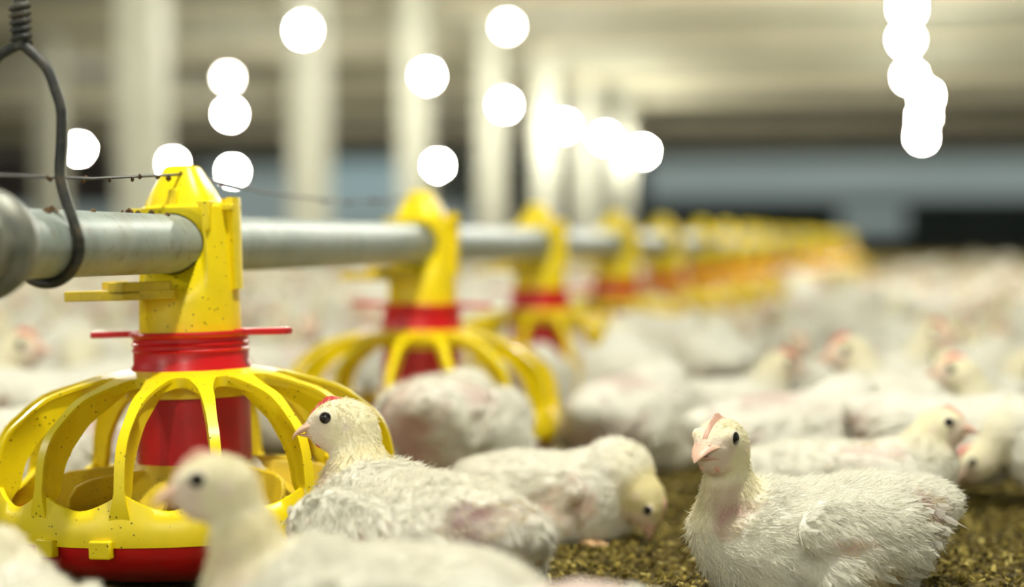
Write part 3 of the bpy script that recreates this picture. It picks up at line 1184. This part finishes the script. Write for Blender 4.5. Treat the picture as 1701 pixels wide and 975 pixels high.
def ball(bird, c, r, seg=14):
    mb = MB()
    t = np.linspace(0, PI, 9)
    mb.lathe([(max(1e-5, math.sin(q)), -math.cos(q)) for q in t], seg)
    v = mb.v[0] * np.array(r) + np.array(c)
    mb.v = [bird.H + (v * bird.hk) @ bird.R.T]
    return mb


def make_chicken(name, bird, h=0.0022, hair=0, vanes=0, wing_vanes=90, comb='comb_pink', comb_size=1.0, legs=False, seed=1, feet=False, dirt=None):
    rng = np.random.default_rng(seed)
    root = empty(name)
    v, f = bird.mesh(h)
    nor = bird.normals(v)
    cols, wh, wn, bare, flow = bird.colours(v)
    near = hair > 0
    # tufts: the plumage clumps into soft overlapping scallops
    amp = (1 - wh) * (1 - 0.7 * wn) * (1 - 0.6 * bare)
    body_w = amp * np.clip((v[:, 2] - 0.004) / 0.01, 0, 1)
    nz = vnoise(v * np.array([0.75, 1, 1]), 60, seed * 1.7) * 0.0024 + vnoise(v, 120, seed * 2.3) * 0.0013
    v2 = v + nor * (nz * body_w)[:, None]
    me = bpy.data.meshes.new('body')
    me.from_pydata(v2.tolist(), [], f.tolist())
    me.polygons.foreach_set('use_smooth', [True] * len(f))
    me.materials.append(MATS['chicken_skin' if near else 'flock_feather'])
    col_attr(me, cols)
    body = link(bpy.data.objects.new('body', me), root)
    # bill, comb, wattles, eyes
    up, lo_ = beak_mesh(bird)
    bk = up.build('beak', 'beak_horn', root)
    lo_.build('lower_bill', 'beak_horn', bk)
    comb_mesh(bird, comb_size).build('comb', comb, root, angle=60)
    for s in (-1, 1):
        if near:
            e = ball(bird, (0.0075, s * 0.01345, 0.0052), (0.0057, 0.0018, 0.0052)).build('eye', 'eye_rim', root)
            ball(bird, (0.0075, s * 0.01400, 0.0052), (0.0044, 0.0023, 0.0043)).build('pupil', 'eye_black', e)
            ball(bird, (0.0135, s * 0.0052, -0.0125), (0.0048, 0.0020, 0.0036)).build('wattle', comb, root)
        else:
            ball(bird, (0.0075, s * 0.01385, 0.0052), (0.0046, 0.0024, 0.0045), 10).build('eye', 'eye_black', root)
    # folded wings: rows of vanes over the wing bulge
    allq = np.arange(len(v))
    for (wc, W, s) in bird.wing_c:
        q = (v - wc) @ W
        m = (nor[:, 1] * s > 0.25) & (np.abs(q[:, 0]) < 0.066 * bird.L) & (np.abs(q[:, 2]) < 0.031)
        cand = allq[m]
        if len(cand) < 10:
            continue
        pick = rng.choice(cand, min(wing_vanes, len(cand)), replace=False)
        qq = q[pick]
        tq = np.clip((0.03 - qq[:, 2]) / 0.06, 0, 1)
        back = np.clip((0.066 - qq[:, 0]) / 0.13, 0, 1)
        L = (0.010 + 0.014 * back + 0.006 * tq) * (1 + 0.2 * rng.standard_normal(len(pick)))
        Wd = 0.0026 + 0.0017 * back
        fl = -W[:, 0][None, :] * 1.0 - W[:, 2][None, :] * (0.25 + 0.25 * rng.standard_normal(len(pick)))[:, None]
        lift = 0.10 + 0.09 * rng.random(len(pick))
        cc = cols[pick] * 0.35 + WHITE * 0.65
        mw = blades('wing', v2[pick] - nor[pick] * 0.001, nor[pick], fl, L, Wd, lift, cc, rng)
        link(bpy.data.objects.new('wing', mw), root)
    # tail fan
    tc, T = bird.tail_c
    nt_ = 26 if near else 12
    yy = rng.uniform(-1, 1, nt_)
    base = tc + T @ np.array([0.006, 0, 0.004]) + yy[:, None] * T[:, 1] * 0.015 - np.abs(yy)[:, None] * T[:, 2] * 0.004
    fl = -T[:, 0][None, :] + yy[:, None] * T[:, 1][None, :] * 0.55 + T[:, 2][None, :] * (0.12 * rng.standard_normal(nt_))[:, None]
    mt = blades('tail', base, np.tile(T[:, 2], (nt_, 1)), fl, np.full(nt_, 0.016) * (1 + 0.2 * rng.uniform(-1, 1, nt_)), np.full(nt_, 0.0062), np.full(nt_, 0.08), np.tile(WHITE, (nt_, 1)), rng)
    link(bpy.data.objects.new('tail', mt), root)
    if vanes:
        p, tri, bary = sample_surface(v2, f, vanes, rng)
        n_ = nrm((nor[tri] * bary[..., None]).sum(1))
        c_ = (cols[tri] * bary[..., None]).sum(1)
        w_ = (np.maximum(wh, np.maximum(0.9 * wn, bare))[tri] * bary).sum(1)
        keep = (rng.random(vanes) > w_ * 1.05) & (p[:, 2] > 0.010 + bird.stand * 0.8)
        p, n_, c_, tri, bary = p[keep], n_[keep], c_[keep], tri[keep], bary[keep]
        fl = nrm((flow[tri] * bary[..., None]).sum(1) + 0.25 * rng.standard_normal((len(p), 3)))
        L = 0.0095 + 0.006 * rng.random(len(p))
        mp = blades('plumage', p - n_ * 0.0008, n_, fl, L, 0.0024 + 0.0016 * rng.random(len(p)), 0.05 + 0.14 * rng.random(len(p)), c_ * 0.6 + WHITE * 0.4, rng, ragged=0.2)
        link(bpy.data.objects.new('plumage', mp), body)
    if hair:
        p, tri, bary = sample_surface(v2, f, hair, rng)
        n_ = nrm((nor[tri] * bary[..., None]).sum(1))
        c_ = (cols[tri] * bary[..., None]).sum(1)
        h_ = (wh[tri] * bary).sum(1)
        k_ = (wn[tri] * bary).sum(1)
        bb = (bare[tri] * bary).sum(1)
        q = (p - bird.H) @ bird.R / bird.hk
        facey = (h_ > 0.3) & (q[:, 0] > 0.001) & (q[:, 2] < 0.011)
        keep = (rng.random(hair) > bb * 0.82) & (rng.random(hair) > facey * 0.80) & (p[:, 2] > 0.004)
        eyed = np.minimum(np.linalg.norm(q - np.array([0.0075, 0.0135, 0.0052]), axis=1), np.linalg.norm(q - np.array([0.0075, -0.0135, 0.0052]), axis=1))
        keep &= (eyed > 0.0070) & (q[:, 0] < 0.0205)
        p, n_, c_, h_, k_, tri, bary, bb, facey = p[keep], n_[keep], c_[keep], h_[keep], k_[keep], tri[keep], bary[keep], bb[keep], facey[keep]
        fl = (flow[tri] * bary[..., None]).sum(1)
        L = (0.0105 * (1 - h_ - k_) + 0.0070 * k_ + 0.0042 * h_) * (0.7 + 0.6 * rng.random(len(p))) * np.where(facey, 0.5, 1) * np.where(bb > 0.3, 0.6, 1)
        lift = 0.35 * (1 - h_ - k_) + 0.55 * k_ + 0.55 * h_ + np.where(bb > 0.3, 0.6, 0)
        cc = np.where((bb > 0.3)[:, None], np.array([0.72, 0.62, 0.42]), np.clip(c_ * 1.05, 0, 0.93))
        strands('down', p - n_ * 0.0004, n_, fl, L, lift, cc * (0.92 + 0.12 * rng.random((len(p), 1))), rng, body)
    if legs:
        for s in (-1, 1):
            mb = MB()
            z = bird.stand
            top = (0.0, s * 0.032, z + 0.03)
            mb.tube(smooth_path([top, (-0.012, s * 0.033, z * 0.75), (-0.002, s * 0.034, 0.012), (0.0, s * 0.034, 0.006)], 4), [0.010, 0.009, 0.008, 0.0072, 0.0065, 0.006, 0.0058, 0.0055, 0.0052, 0.005, 0.005, 0.005, 0.005], 10)
            for a, l in ((0, 0.034), (0.6, 0.028), (-0.6, 0.028), (PI, 0.014)):
                mb.tube([(0, s * 0.034, 0.006), (0.5 * l * math.cos(a), s * 0.034 + 0.5 * l * math.sin(a), 0.006), (l * math.cos(a), s * 0.034 + l * math.sin(a), 0.003)], [0.0042, 0.0036, 0.0016], 8)
            mb.build('leg', 'leg_scale', root)
    elif feet:
        for s in (-1, 1):
            mb = MB()
            o = np.array([0.045, s * 0.040, 0.006])
            for a, l in ((0, 0.034), (0.5, 0.030), (-0.5, 0.030)):
                mb.tube([tuple(o), (o[0] + 0.5 * l * math.cos(a), o[1] + 0.5 * l * math.sin(a), 0.007), (o[0] + l * math.cos(a), o[1] + l * math.sin(a), 0.004)], [0.0045, 0.0040, 0.0018], 8)
            mb.build('foot', 'leg_scale', root)
    return root


def put(root, px, d, phi, s, label, group='broiler chickens near the camera', lean=0.0, dz=0.0):
    """Stand a chicken on the litter where the picture shows it; phi: 0 faces right, 90 away, 180 left, 270 towards us."""
    p = floor_at(px, d)
    root.location = (p.x, p.y, -0.004 + dz)
    root.rotation_euler = (lean, 0, math.radians(phi) + YAW)
    root.scale = (s, s, s)
    tag(root, label, 'chicken', group)
    return root

# ---- the near chickens, each built in its own pose
def P_(c, r, amt, colr):
    return (c, r, amt, colr)


# sharp chicken at right, looking at us
bA = Bird(head=(0.097, 0.010, 0.127), hgt=0.94, pitch=-0.05, nb=(0.082, 0.068), hyaw=math.radians(33), hpitch=-0.02, neck=0.95, length=1.08, girth=1.06, seed=3, headk=1.22, patches=(
    P_((0.100, 0.024, 0.080), (0.018, 0.016, 0.026), 0.85, (0.55, 0.36, 0.31)),
    P_((0.020, 0.062, 0.052), (0.022, 0.02, 0.008), 0.6, PINK),
    P_((-0.078, 0.040, 0.064), (0.020, 0.024, 0.016), 0.8, BARE),
    P_((-0.015, 0.062, 0.020), (0.030, 0.03, 0.020), 0.7, STAIN)))
A = make_chicken('chicken', bA, 0.0020, hair=42000, vanes=700, wing_vanes=120, seed=11, comb_size=1.0, feet=True)
put(A, 1365, 1.40, 203, 0.88, 'sharp white chicken sitting at right with upright neck, facing the camera')

# sharp chicken beside the feeder, facing left
bB = Bird(head=(0.078, 0.006, 0.126), hyaw=math.radians(48), hpitch=-0.12, neck=0.88, nb=(0.076, 0.072), length=0.96, girth=0.97, seed=8, headk=0.95, patches=(
    P_((0.025, 0.055, 0.044), (0.060, 0.03, 0.020), 1.0, (0.40, 0.27, 0.26)),
    P_((0.045, 0.05, 0.064), (0.022, 0.02, 0.014), 0.7, PINK),
    P_((-0.030, 0.058, 0.060), (0.018, 0.02, 0.014), 0.6, PINK),
    P_((-0.088, 0.025, 0.046), (0.036, 0.060, 0.044), 1.0, (0.27, 0.17, 0.165)),
    P_((0.080, 0.035, 0.086), (0.018, 0.018, 0.022), 0.8, (0.46, 0.35, 0.27))))
B = make_chicken('chicken', bB, 0.0020, hair=36000, vanes=900, wing_vanes=170, seed=12, comb='comb_red', comb_size=0.75)
put(B, 690, 1.28, 128, 1.02, 'sharp ruffled chicken beside the nearest feeder, facing left, reddish bare rump')

# front chicken, low at left
bC = Bird(head=(0.096, 0.000, 0.139), hgt=1.02, hyaw=math.radians(6), hpitch=-0.14, neck=0.92, nb=(0.078, 0.074), headk=1.1, length=0.98, girth=1.0, seed=5, tail=-0.35, patches=(
    P_((0.02, 0.06, 0.058), (0.05, 0.03, 0.012), 0.8, PINK),
    P_((0.085, 0.02, 0.06), (0.02, 0.02, 0.03), 0.3, PINK)))
C = make_chicken('chicken', bC, 0.0020, hair=34000, vanes=500, wing_vanes=110, seed=13, comb_size=1.0)
put(C, 620, 1.045, 180, 0.88, 'front white chicken at the feeder rim facing left, blurred head nearest the camera')

# pink-backed chicken seen from behind, against the second feeder
bD = Bird(head=(0.13, 0.0, 0.05), hyaw=0, hpitch=-0.4, length=1.0, girth=1.05, stand=0.022, pitch=-0.1, seed=14, patches=(
    P_((-0.095, 0.02, 0.070), (0.040, 0.050, 0.045), 0.9, (0.55, 0.36, 0.31)),
    P_((-0.05, -0.03, 0.105), (0.03, 0.03, 0.03), 0.6, (0.66, 0.48, 0.43))))
D = make_chicken('chicken', bD, 0.0024, hair=14000, vanes=500, wing_vanes=80, seed=14, legs=True)
put(D, 745, 1.90, 78, 1.0, 'round pink-backed chicken seen from behind, against the second feeder')

# sleeping chicken with yellow head
bE = Bird(head=(0.112, -0.012, 0.052), hyaw=-0.1, hpitch=-1.35, neck=1.25, length=1.0, girth=1.0, yel=0.75, seed=21, headk=1.25, patches=(
    P_((0.035, -0.055, 0.05), (0.03, 0.025, 0.03), 0.75, (0.66, 0.46, 0.36)),
    P_((-0.02, -0.05, 0.02), (0.06, 0.03, 0.012), 0.4, STAIN)))
E = make_chicken('chicken', bE, 0.0024, hair=18000, vanes=500, wing_vanes=90, seed=15, comb_size=0.4, feet=True)
put(E, 922, 1.66, -22, 0.75, 'white chicken dozing on the litter with yellow head tucked down')

# chicken lying behind the sharp one at right, head up facing right
bI = Bird(head=(0.098, 0.0, 0.118), hyaw=-0.05, hpitch=0.0, neck=1.12, headk=1.15, length=1.15, girth=1.0, seed=31, patches=(
    P_((0.02, -0.03, 0.09), (0.035, 0.03, 0.02), 0.6, (0.70, 0.50, 0.46)),
    P_((0.06, -0.045, 0.045), (0.02, 0.02, 0.02), 0.6, (0.70, 0.48, 0.38))))
I2 = make_chicken('chicken', bI, 0.0024, hair=16000, vanes=500, wing_vanes=90, seed=16)
put(I2, 1410, 1.70, -14, 0.80, 'white chicken behind the sharp one at right, head raised facing right')

# rear end cut by the left edge, and small back cut by the bottom edge
bR = Bird(head=(0.090, 0.03, 0.108), hyaw=0.9, hpitch=-0.2, neck=1.1, seed=41)
R_ = make_chicken('chicken', bR, 0.0024, hair=16000, vanes=600, wing_vanes=80, seed=17)
put(R_, 40, 1.06, 112, 0.70, 'white chicken cut off by the lower left corner below the feeder')

# ---- flock: a few poses built once, then copied bird by bird
PK = (0.70, 0.50, 0.45)
PK2 = (0.55, 0.36, 0.33)
PROTO_SPEC = [
    dict(head=(0.090, 0.004, 0.118), hyaw=0.2, hpitch=-0.1, headk=1.15, neck=1.1, seed=51, patches=(((-0.02, -0.05, 0.07), (0.03, 0.03, 0.02), 0.6, PK), ((-0.08, 0.02, 0.05), (0.03, 0.04, 0.03), 0.5, PK2))),
    dict(head=(0.088, 0.012, 0.122), hyaw=1.0, hpitch=0.0, headk=1.15, neck=1.1, seed=52, patches=(((-0.06, 0.03, 0.08), (0.04, 0.03, 0.03), 0.7, PK), ((0.05, -0.05, 0.04), (0.03, 0.03, 0.02), 0.6, PK2))),
    dict(head=(0.112, 0.0, 0.045), hyaw=-0.3, hpitch=-0.7, headk=1.2, neck=1.2, seed=53, patches=(((-0.03, 0.0, 0.10), (0.04, 0.05, 0.03), 0.6, PK), ((-0.085, 0.0, 0.05), (0.03, 0.05, 0.03), 0.7, PK2))),
    dict(head=(0.094, -0.006, 0.126), hyaw=-0.5, hpitch=0.1, headk=1.15, neck=1.05, seed=54, patches=(((0.03, 0.05, 0.06), (0.03, 0.02, 0.02), 0.5, PK),)),
    dict(head=(0.100, 0.0, 0.112), hyaw=0.0, hpitch=-0.1, headk=1.15, neck=1.1, stand=0.045, pitch=0.1, seed=55, patches=(((-0.07, 0.0, 0.035 + 0.045), (0.04, 0.05, 0.025), 0.8, PK2), ((0.0, -0.05, 0.03 + 0.045), (0.04, 0.03, 0.02), 0.6, PK))),
    dict(head=(0.128, 0.0, 0.030), hyaw=0.1, hpitch=-0.6, headk=1.15, neck=1.1, stand=0.030, pitch=-0.12, seed=56, patches=(((-0.09, 0.0, 0.06 + 0.03), (0.03, 0.05, 0.04), 0.8, PK), ((-0.02, 0.03, 0.10 + 0.03), (0.03, 0.03, 0.03), 0.5, PK))),
]
PROTO = [None] * 6
BIRDS = [Bird(**k) for k in PROTO_SPEC]


def proto_copy(k):
    if PROTO[k] is None:
        PROTO[k] = make_chicken('chicken', BIRDS[k], 0.0036, 0, 260, 60, 'comb_red' if k in (0, 3, 5) else 'comb_pink', 1.0, legs=k >= 4, seed=60 + k)
        return PROTO[k]
    return copy_tree(PROTO[k])


NAMED_OBJ = [A, B, C, D, E, I2, R_]
mid = [
    (2, 1050, 2.18, 62, 1.05, 'plump white chicken seen from behind, right of the second feeder', 'chickens in the middle distance'),
    (4, 1050, 2.55, 100, 0.86, 'pale chicken with a pink patch on its back, right of the third feeder', 'chickens in the middle distance'),
    (5, 872, 2.60, 70, 0.86, 'white chicken at the rim between the second and third feeders', 'chickens in the middle distance'),
    (2, 1315, 1.98, 28, 1.02, 'white chicken lying low behind the neck of the sharp right chicken', 'chickens in the middle distance'),
    (0, 1180, 2.33, -8, 0.90, 'blurred chicken with red comb, head facing right, above the sharp chicken', 'chickens in the middle distance'),
    (0, 1540, 2.34, 178, 1.02, 'blurred yellowish chicken facing left, behind the resting pair at right', 'chickens in the middle distance'),
    (3, 1725, 2.08, 190, 0.90, 'white chicken at the right edge with bright red comb, facing left', 'chickens in the middle distance'),
    (5, 1562, 1.90, -12, 0.80, 'chicken pecking the litter at right, red comb low down', 'chickens in the middle distance'),
    (5, 1805, 1.84, 182, 0.80, 'chicken cut by the right edge, pink face low facing left', 'chickens in the middle distance'),
    (4, 1200, 2.74, 95, 0.86, 'dusky pink chicken seen from behind above the sharp chicken head', 'chickens in the middle distance'),
    (2, 905, 0.945, 235, 0.84, 'white back just showing at the bottom edge below the dozing chicken', 'broiler chickens near the camera'),
]
for k, px, d, phi, s, lb, gr in mid:
    NAMED_OBJ.append(put(proto_copy(k), px, d, phi, s, lb, gr))

ORDN = ORD + ['thirteenth', 'fourteenth', 'fifteenth', 'sixteenth', 'seventeenth', 'eighteenth', 'nineteenth', 'twentieth']
fr_ = random.Random(2024)
cand = []
cells = {}


def feet_of(p, rz, s):
    """Round footprints of head, breast and rear of a sitting bird."""
    u = Vector((math.cos(rz), math.sin(rz), 0)) * 0.030 * s
    return [(p + u, 0.069 * s), (p - u * 1.5, 0.060 * s), (p + u * 3.3, 0.030 * s)]


def free(foot):
    for q, r in foot:
        ci, cj = int(q.x // 0.25), int(q.y // 0.25)
        for a in range(ci - 1, ci + 2):
            for b_ in range(cj - 1, cj + 2):
                for q2, r2 in cells.get((a, b_), ()):
                    if (q2 - q).length < (r + r2):
                        return False
    return True


def occupy(foot):
    for q, r in foot:
        cells.setdefault((int(q.x // 0.25), int(q.y // 0.25)), []).append((q, r))


COLS_AT = [(floor_at(px, 16900.0 / (1530 - px))) for px in (240, 515, 690, 818, 908, 975, 1032)] + [floor_at(85, 26.0)]
for o in NAMED_OBJ:
    occupy(feet_of(Vector((o.location.x, o.location.y, 0)), o.rotation_euler.z, o.scale.x * 1.1))
tries = 0
while tries < 14000:
    tries += 1
    d = math.sqrt(fr_.uniform(1.75 ** 2, 9.0 ** 2)) if fr_.random() < 0.75 else math.sqrt(fr_.uniform(1.75 ** 2, 5.0 ** 2))
    px = fr_.uniform(-120, 1820)
    p = floor_at(px, d)
    k = (p.y - F1Y) / STEP
    fx = min(abs(p.y - (F1Y + round(k) * STEP)), 9)
    if math.hypot(p.x - PIPE_X, fx if k > -0.5 else 9) < 0.262:
        continue
    if abs(px - 560) < 420 and d < 1.9 or (px > 850 and d < 2.1):
        continue
    rz, sc_ = fr_.uniform(0, 2 * PI), fr_.uniform(0.82, 1.06)
    foot = feet_of(p, rz, sc_)
    if not free(foot):
        continue
    occupy(foot)
    cand.append((p, d, fr_.choice((0, 0, 1, 1, 2, 2, 3, 3, 4, 5)), rz, sc_))
KEEP = set([3, 6, 7, 8, 10, 11, 12, 14, 15, 16, 17, 18, 20, 22, 23, 24, 25, 28, 30, 31, 32, 36, 38, 39, 40, 41, 42, 43, 44, 45, 47, 48, 50, 54, 55, 56, 57, 58, 61, 63, 64, 65, 68, 69, 71, 72, 74, 75, 81, 82, 83, 85, 87, 88, 89, 92, 93, 95, 96, 98, 99, 100, 101, 107, 109, 110, 111, 113, 116, 117, 118, 120, 121, 122, 124, 125, 126, 133, 134, 135, 136, 142, 144, 145, 146, 148, 149, 150, 154, 158, 161, 162, 163, 164, 167, 169, 171, 173, 175, 176, 179, 180, 181, 188, 192, 194, 196, 197, 201, 204, 207, 209, 210, 211, 217, 220, 221, 223, 226, 228, 230, 233, 234, 235, 237, 239, 240, 243, 244, 245, 247, 248, 251, 252, 257, 259, 262, 267, 270, 272, 273, 276, 278, 280, 281, 282, 283, 284, 285, 286, 291, 293, 297, 300, 302, 303, 305, 308, 311, 312, 321, 322, 323, 324, 326, 333, 335, 336, 338, 340, 347, 348, 350, 352, 353, 355, 358, 361, 362, 369, 371, 373, 374, 375, 379, 383, 384, 387, 390, 392, 398, 399, 415, 417, 419, 424, 428, 433, 434, 436, 439, 440, 441, 444, 445, 446, 448, 451, 457, 458, 460, 463, 464, 469, 472, 476, 479])
lanes = {}
for i, (p, d, kind, rz, s) in enumerate(cand):
    if KEEP is not None and i not in KEEP:
        continue
    k = min(int(round((p.y - F1Y) / STEP)), 99)
    side = 'right' if p.x > PIPE_X else 'left'
    lanes.setdefault((k, side), []).append((abs(p.x - PIPE_X), i))
LAB = {}
FAR_K = 7
for (k, side), lst in lanes.items():
    lst.sort()
    for r_k, (_, i) in enumerate(lst):
        if k <= FAR_K and r_k < 20 and k >= 0:
            LAB[i] = ('blurred white chicken, %s out to the %s of the %s feeder from the front' % (ORDN[r_k], side, ORDN[k]), 'flock to the %s of the feeder line' % side)
        elif k < 0:
            LAB[i] = ('blurred white chicken %s of the nearest feeder, %s one out' % (side, ORDN[min(r_k, 19)]), 'flock to the %s of the feeder line' % side)
        else:
            LAB[i] = ('small blurred white chicken in the far flock to the %s of the yellow feeders' % side, 'far flock to the %s of the feeders' % side)
for i, (p, d, kind, rz, s) in enumerate(cand):
    if KEEP is not None and i not in KEEP:
        continue
    o = proto_copy(kind)
    o.location = (p.x, p.y, -0.003)
    o.rotation_euler = (0, 0, rz)
    o.scale = (s, s, s)
    tag(o, LAB[i][0], 'chicken', LAB[i][1])
    o['cand'] = i

# the last birds before bare litter, only specks in the blur: body and head in one mesh
low = []
for b_ in BIRDS:
    v, f = b_.mesh(0.009)
    c = b_.colours(v)[0]
    low.append((v, f, c))
LOWME = []
for v, f, c in low:
    me = bpy.data.meshes.new('far_chicken')
    me.from_pydata(v.tolist(), [], f.tolist())
    me.polygons.foreach_set('use_smooth', [True] * len(me.polygons))
    me.materials.append(MATS['flock_feather'])
    col_attr(me, c)
    LOWME.append(me)
cells = {}
got = 0
for t in range(16000):
    u = fr_.random()
    d = 9.4 * (14.0 / 9.4) ** (u ** 0.9)
    px = fr_.uniform(-60, 1760)
    p = floor_at(px, d)
    if p.y > WALLY - 0.3 or p.x > XR - 0.2 or p.x < XL + 0.2 or abs(p.x - PIPE_X) < 0.25 and p.y < 15.5:
        continue
    if any((q - p).length < 0.35 for q in COLS_AT) or not free([(p, 0.1)]):
        continue
    occupy([(p, 0.1)])
    got += 1
    if got > 48:
        break
    o = link(bpy.data.objects.new('chicken', LOWME[fr_.randrange(6)]))
    o.location = (p.x, p.y, -0.003)
    o.rotation_euler = (0, 0, fr_.uniform(0, 2 * PI))
    k_ = fr_.uniform(0.85, 1.12)
    o.scale = (k_, k_, k_)
    sd = 'right' if p.x > PIPE_X else 'left'
    tag(o, 'small blurred white chicken in the far flock to the %s of the yellow feeders' % sd, 'chicken', 'far flock to the %s of the feeders' % sd)

# loose flakes of litter on the floor close to the camera
fl = np.random.default_rng(99)
N = 26000
d = np.sqrt(fl.uniform(1.2 ** 2, 2.9 ** 2, N))
px = fl.uniform(760, 1760, N)
pos = np.array([tuple(floor_at(a, b_)) for a, b_ in zip(px, d)])
pos[:, 2] = [litter_height(x, y) - 0.001 for x, y, _ in pos]
a = fl.uniform(0, 2 * PI, N)
L = fl.uniform(0.0010, 0.0032, N)
W = L * fl.uniform(0.3, 0.8, N)
tz = fl.uniform(-0.8, 0.8, N)
e1 = np.stack([np.cos(a), np.sin(a), tz], 1) * L[:, None]
e2 = np.stack([-np.sin(a), np.cos(a), fl.uniform(-0.5, 0.5, N)], 1) * W[:, None]
up = np.array([0, 0, 1.0]) * fl.uniform(0.0006, 0.0022, N)[:, None]
vv = np.stack([pos - e1 - e2, pos + e1 - e2 * 0.6, pos + e1 * 0.8 + e2, pos - e1 * 0.7 + e2 * 0.9], 1)
vv = np.concatenate([vv, vv + up[:, None, :]], 1).reshape(-1, 3)
f0 = np.array([(3, 2, 1, 0), (4, 5, 6, 7), (0, 1, 5, 4), (1, 2, 6, 5), (2, 3, 7, 6), (3, 0, 4, 7)])
ff = (f0[None] + (np.arange(N) * 8)[:, None, None]).reshape(-1, 4)
me = bpy.data.meshes.new('litter_flakes')
me.from_pydata(vv.tolist(), [], ff.tolist())
me.materials.append(MATS['litter_flake'])
tag(link(bpy.data.objects.new('litter_flakes', me)), 'loose flakes of brown litter scattered over the floor', 'litter', None, 'stuff')
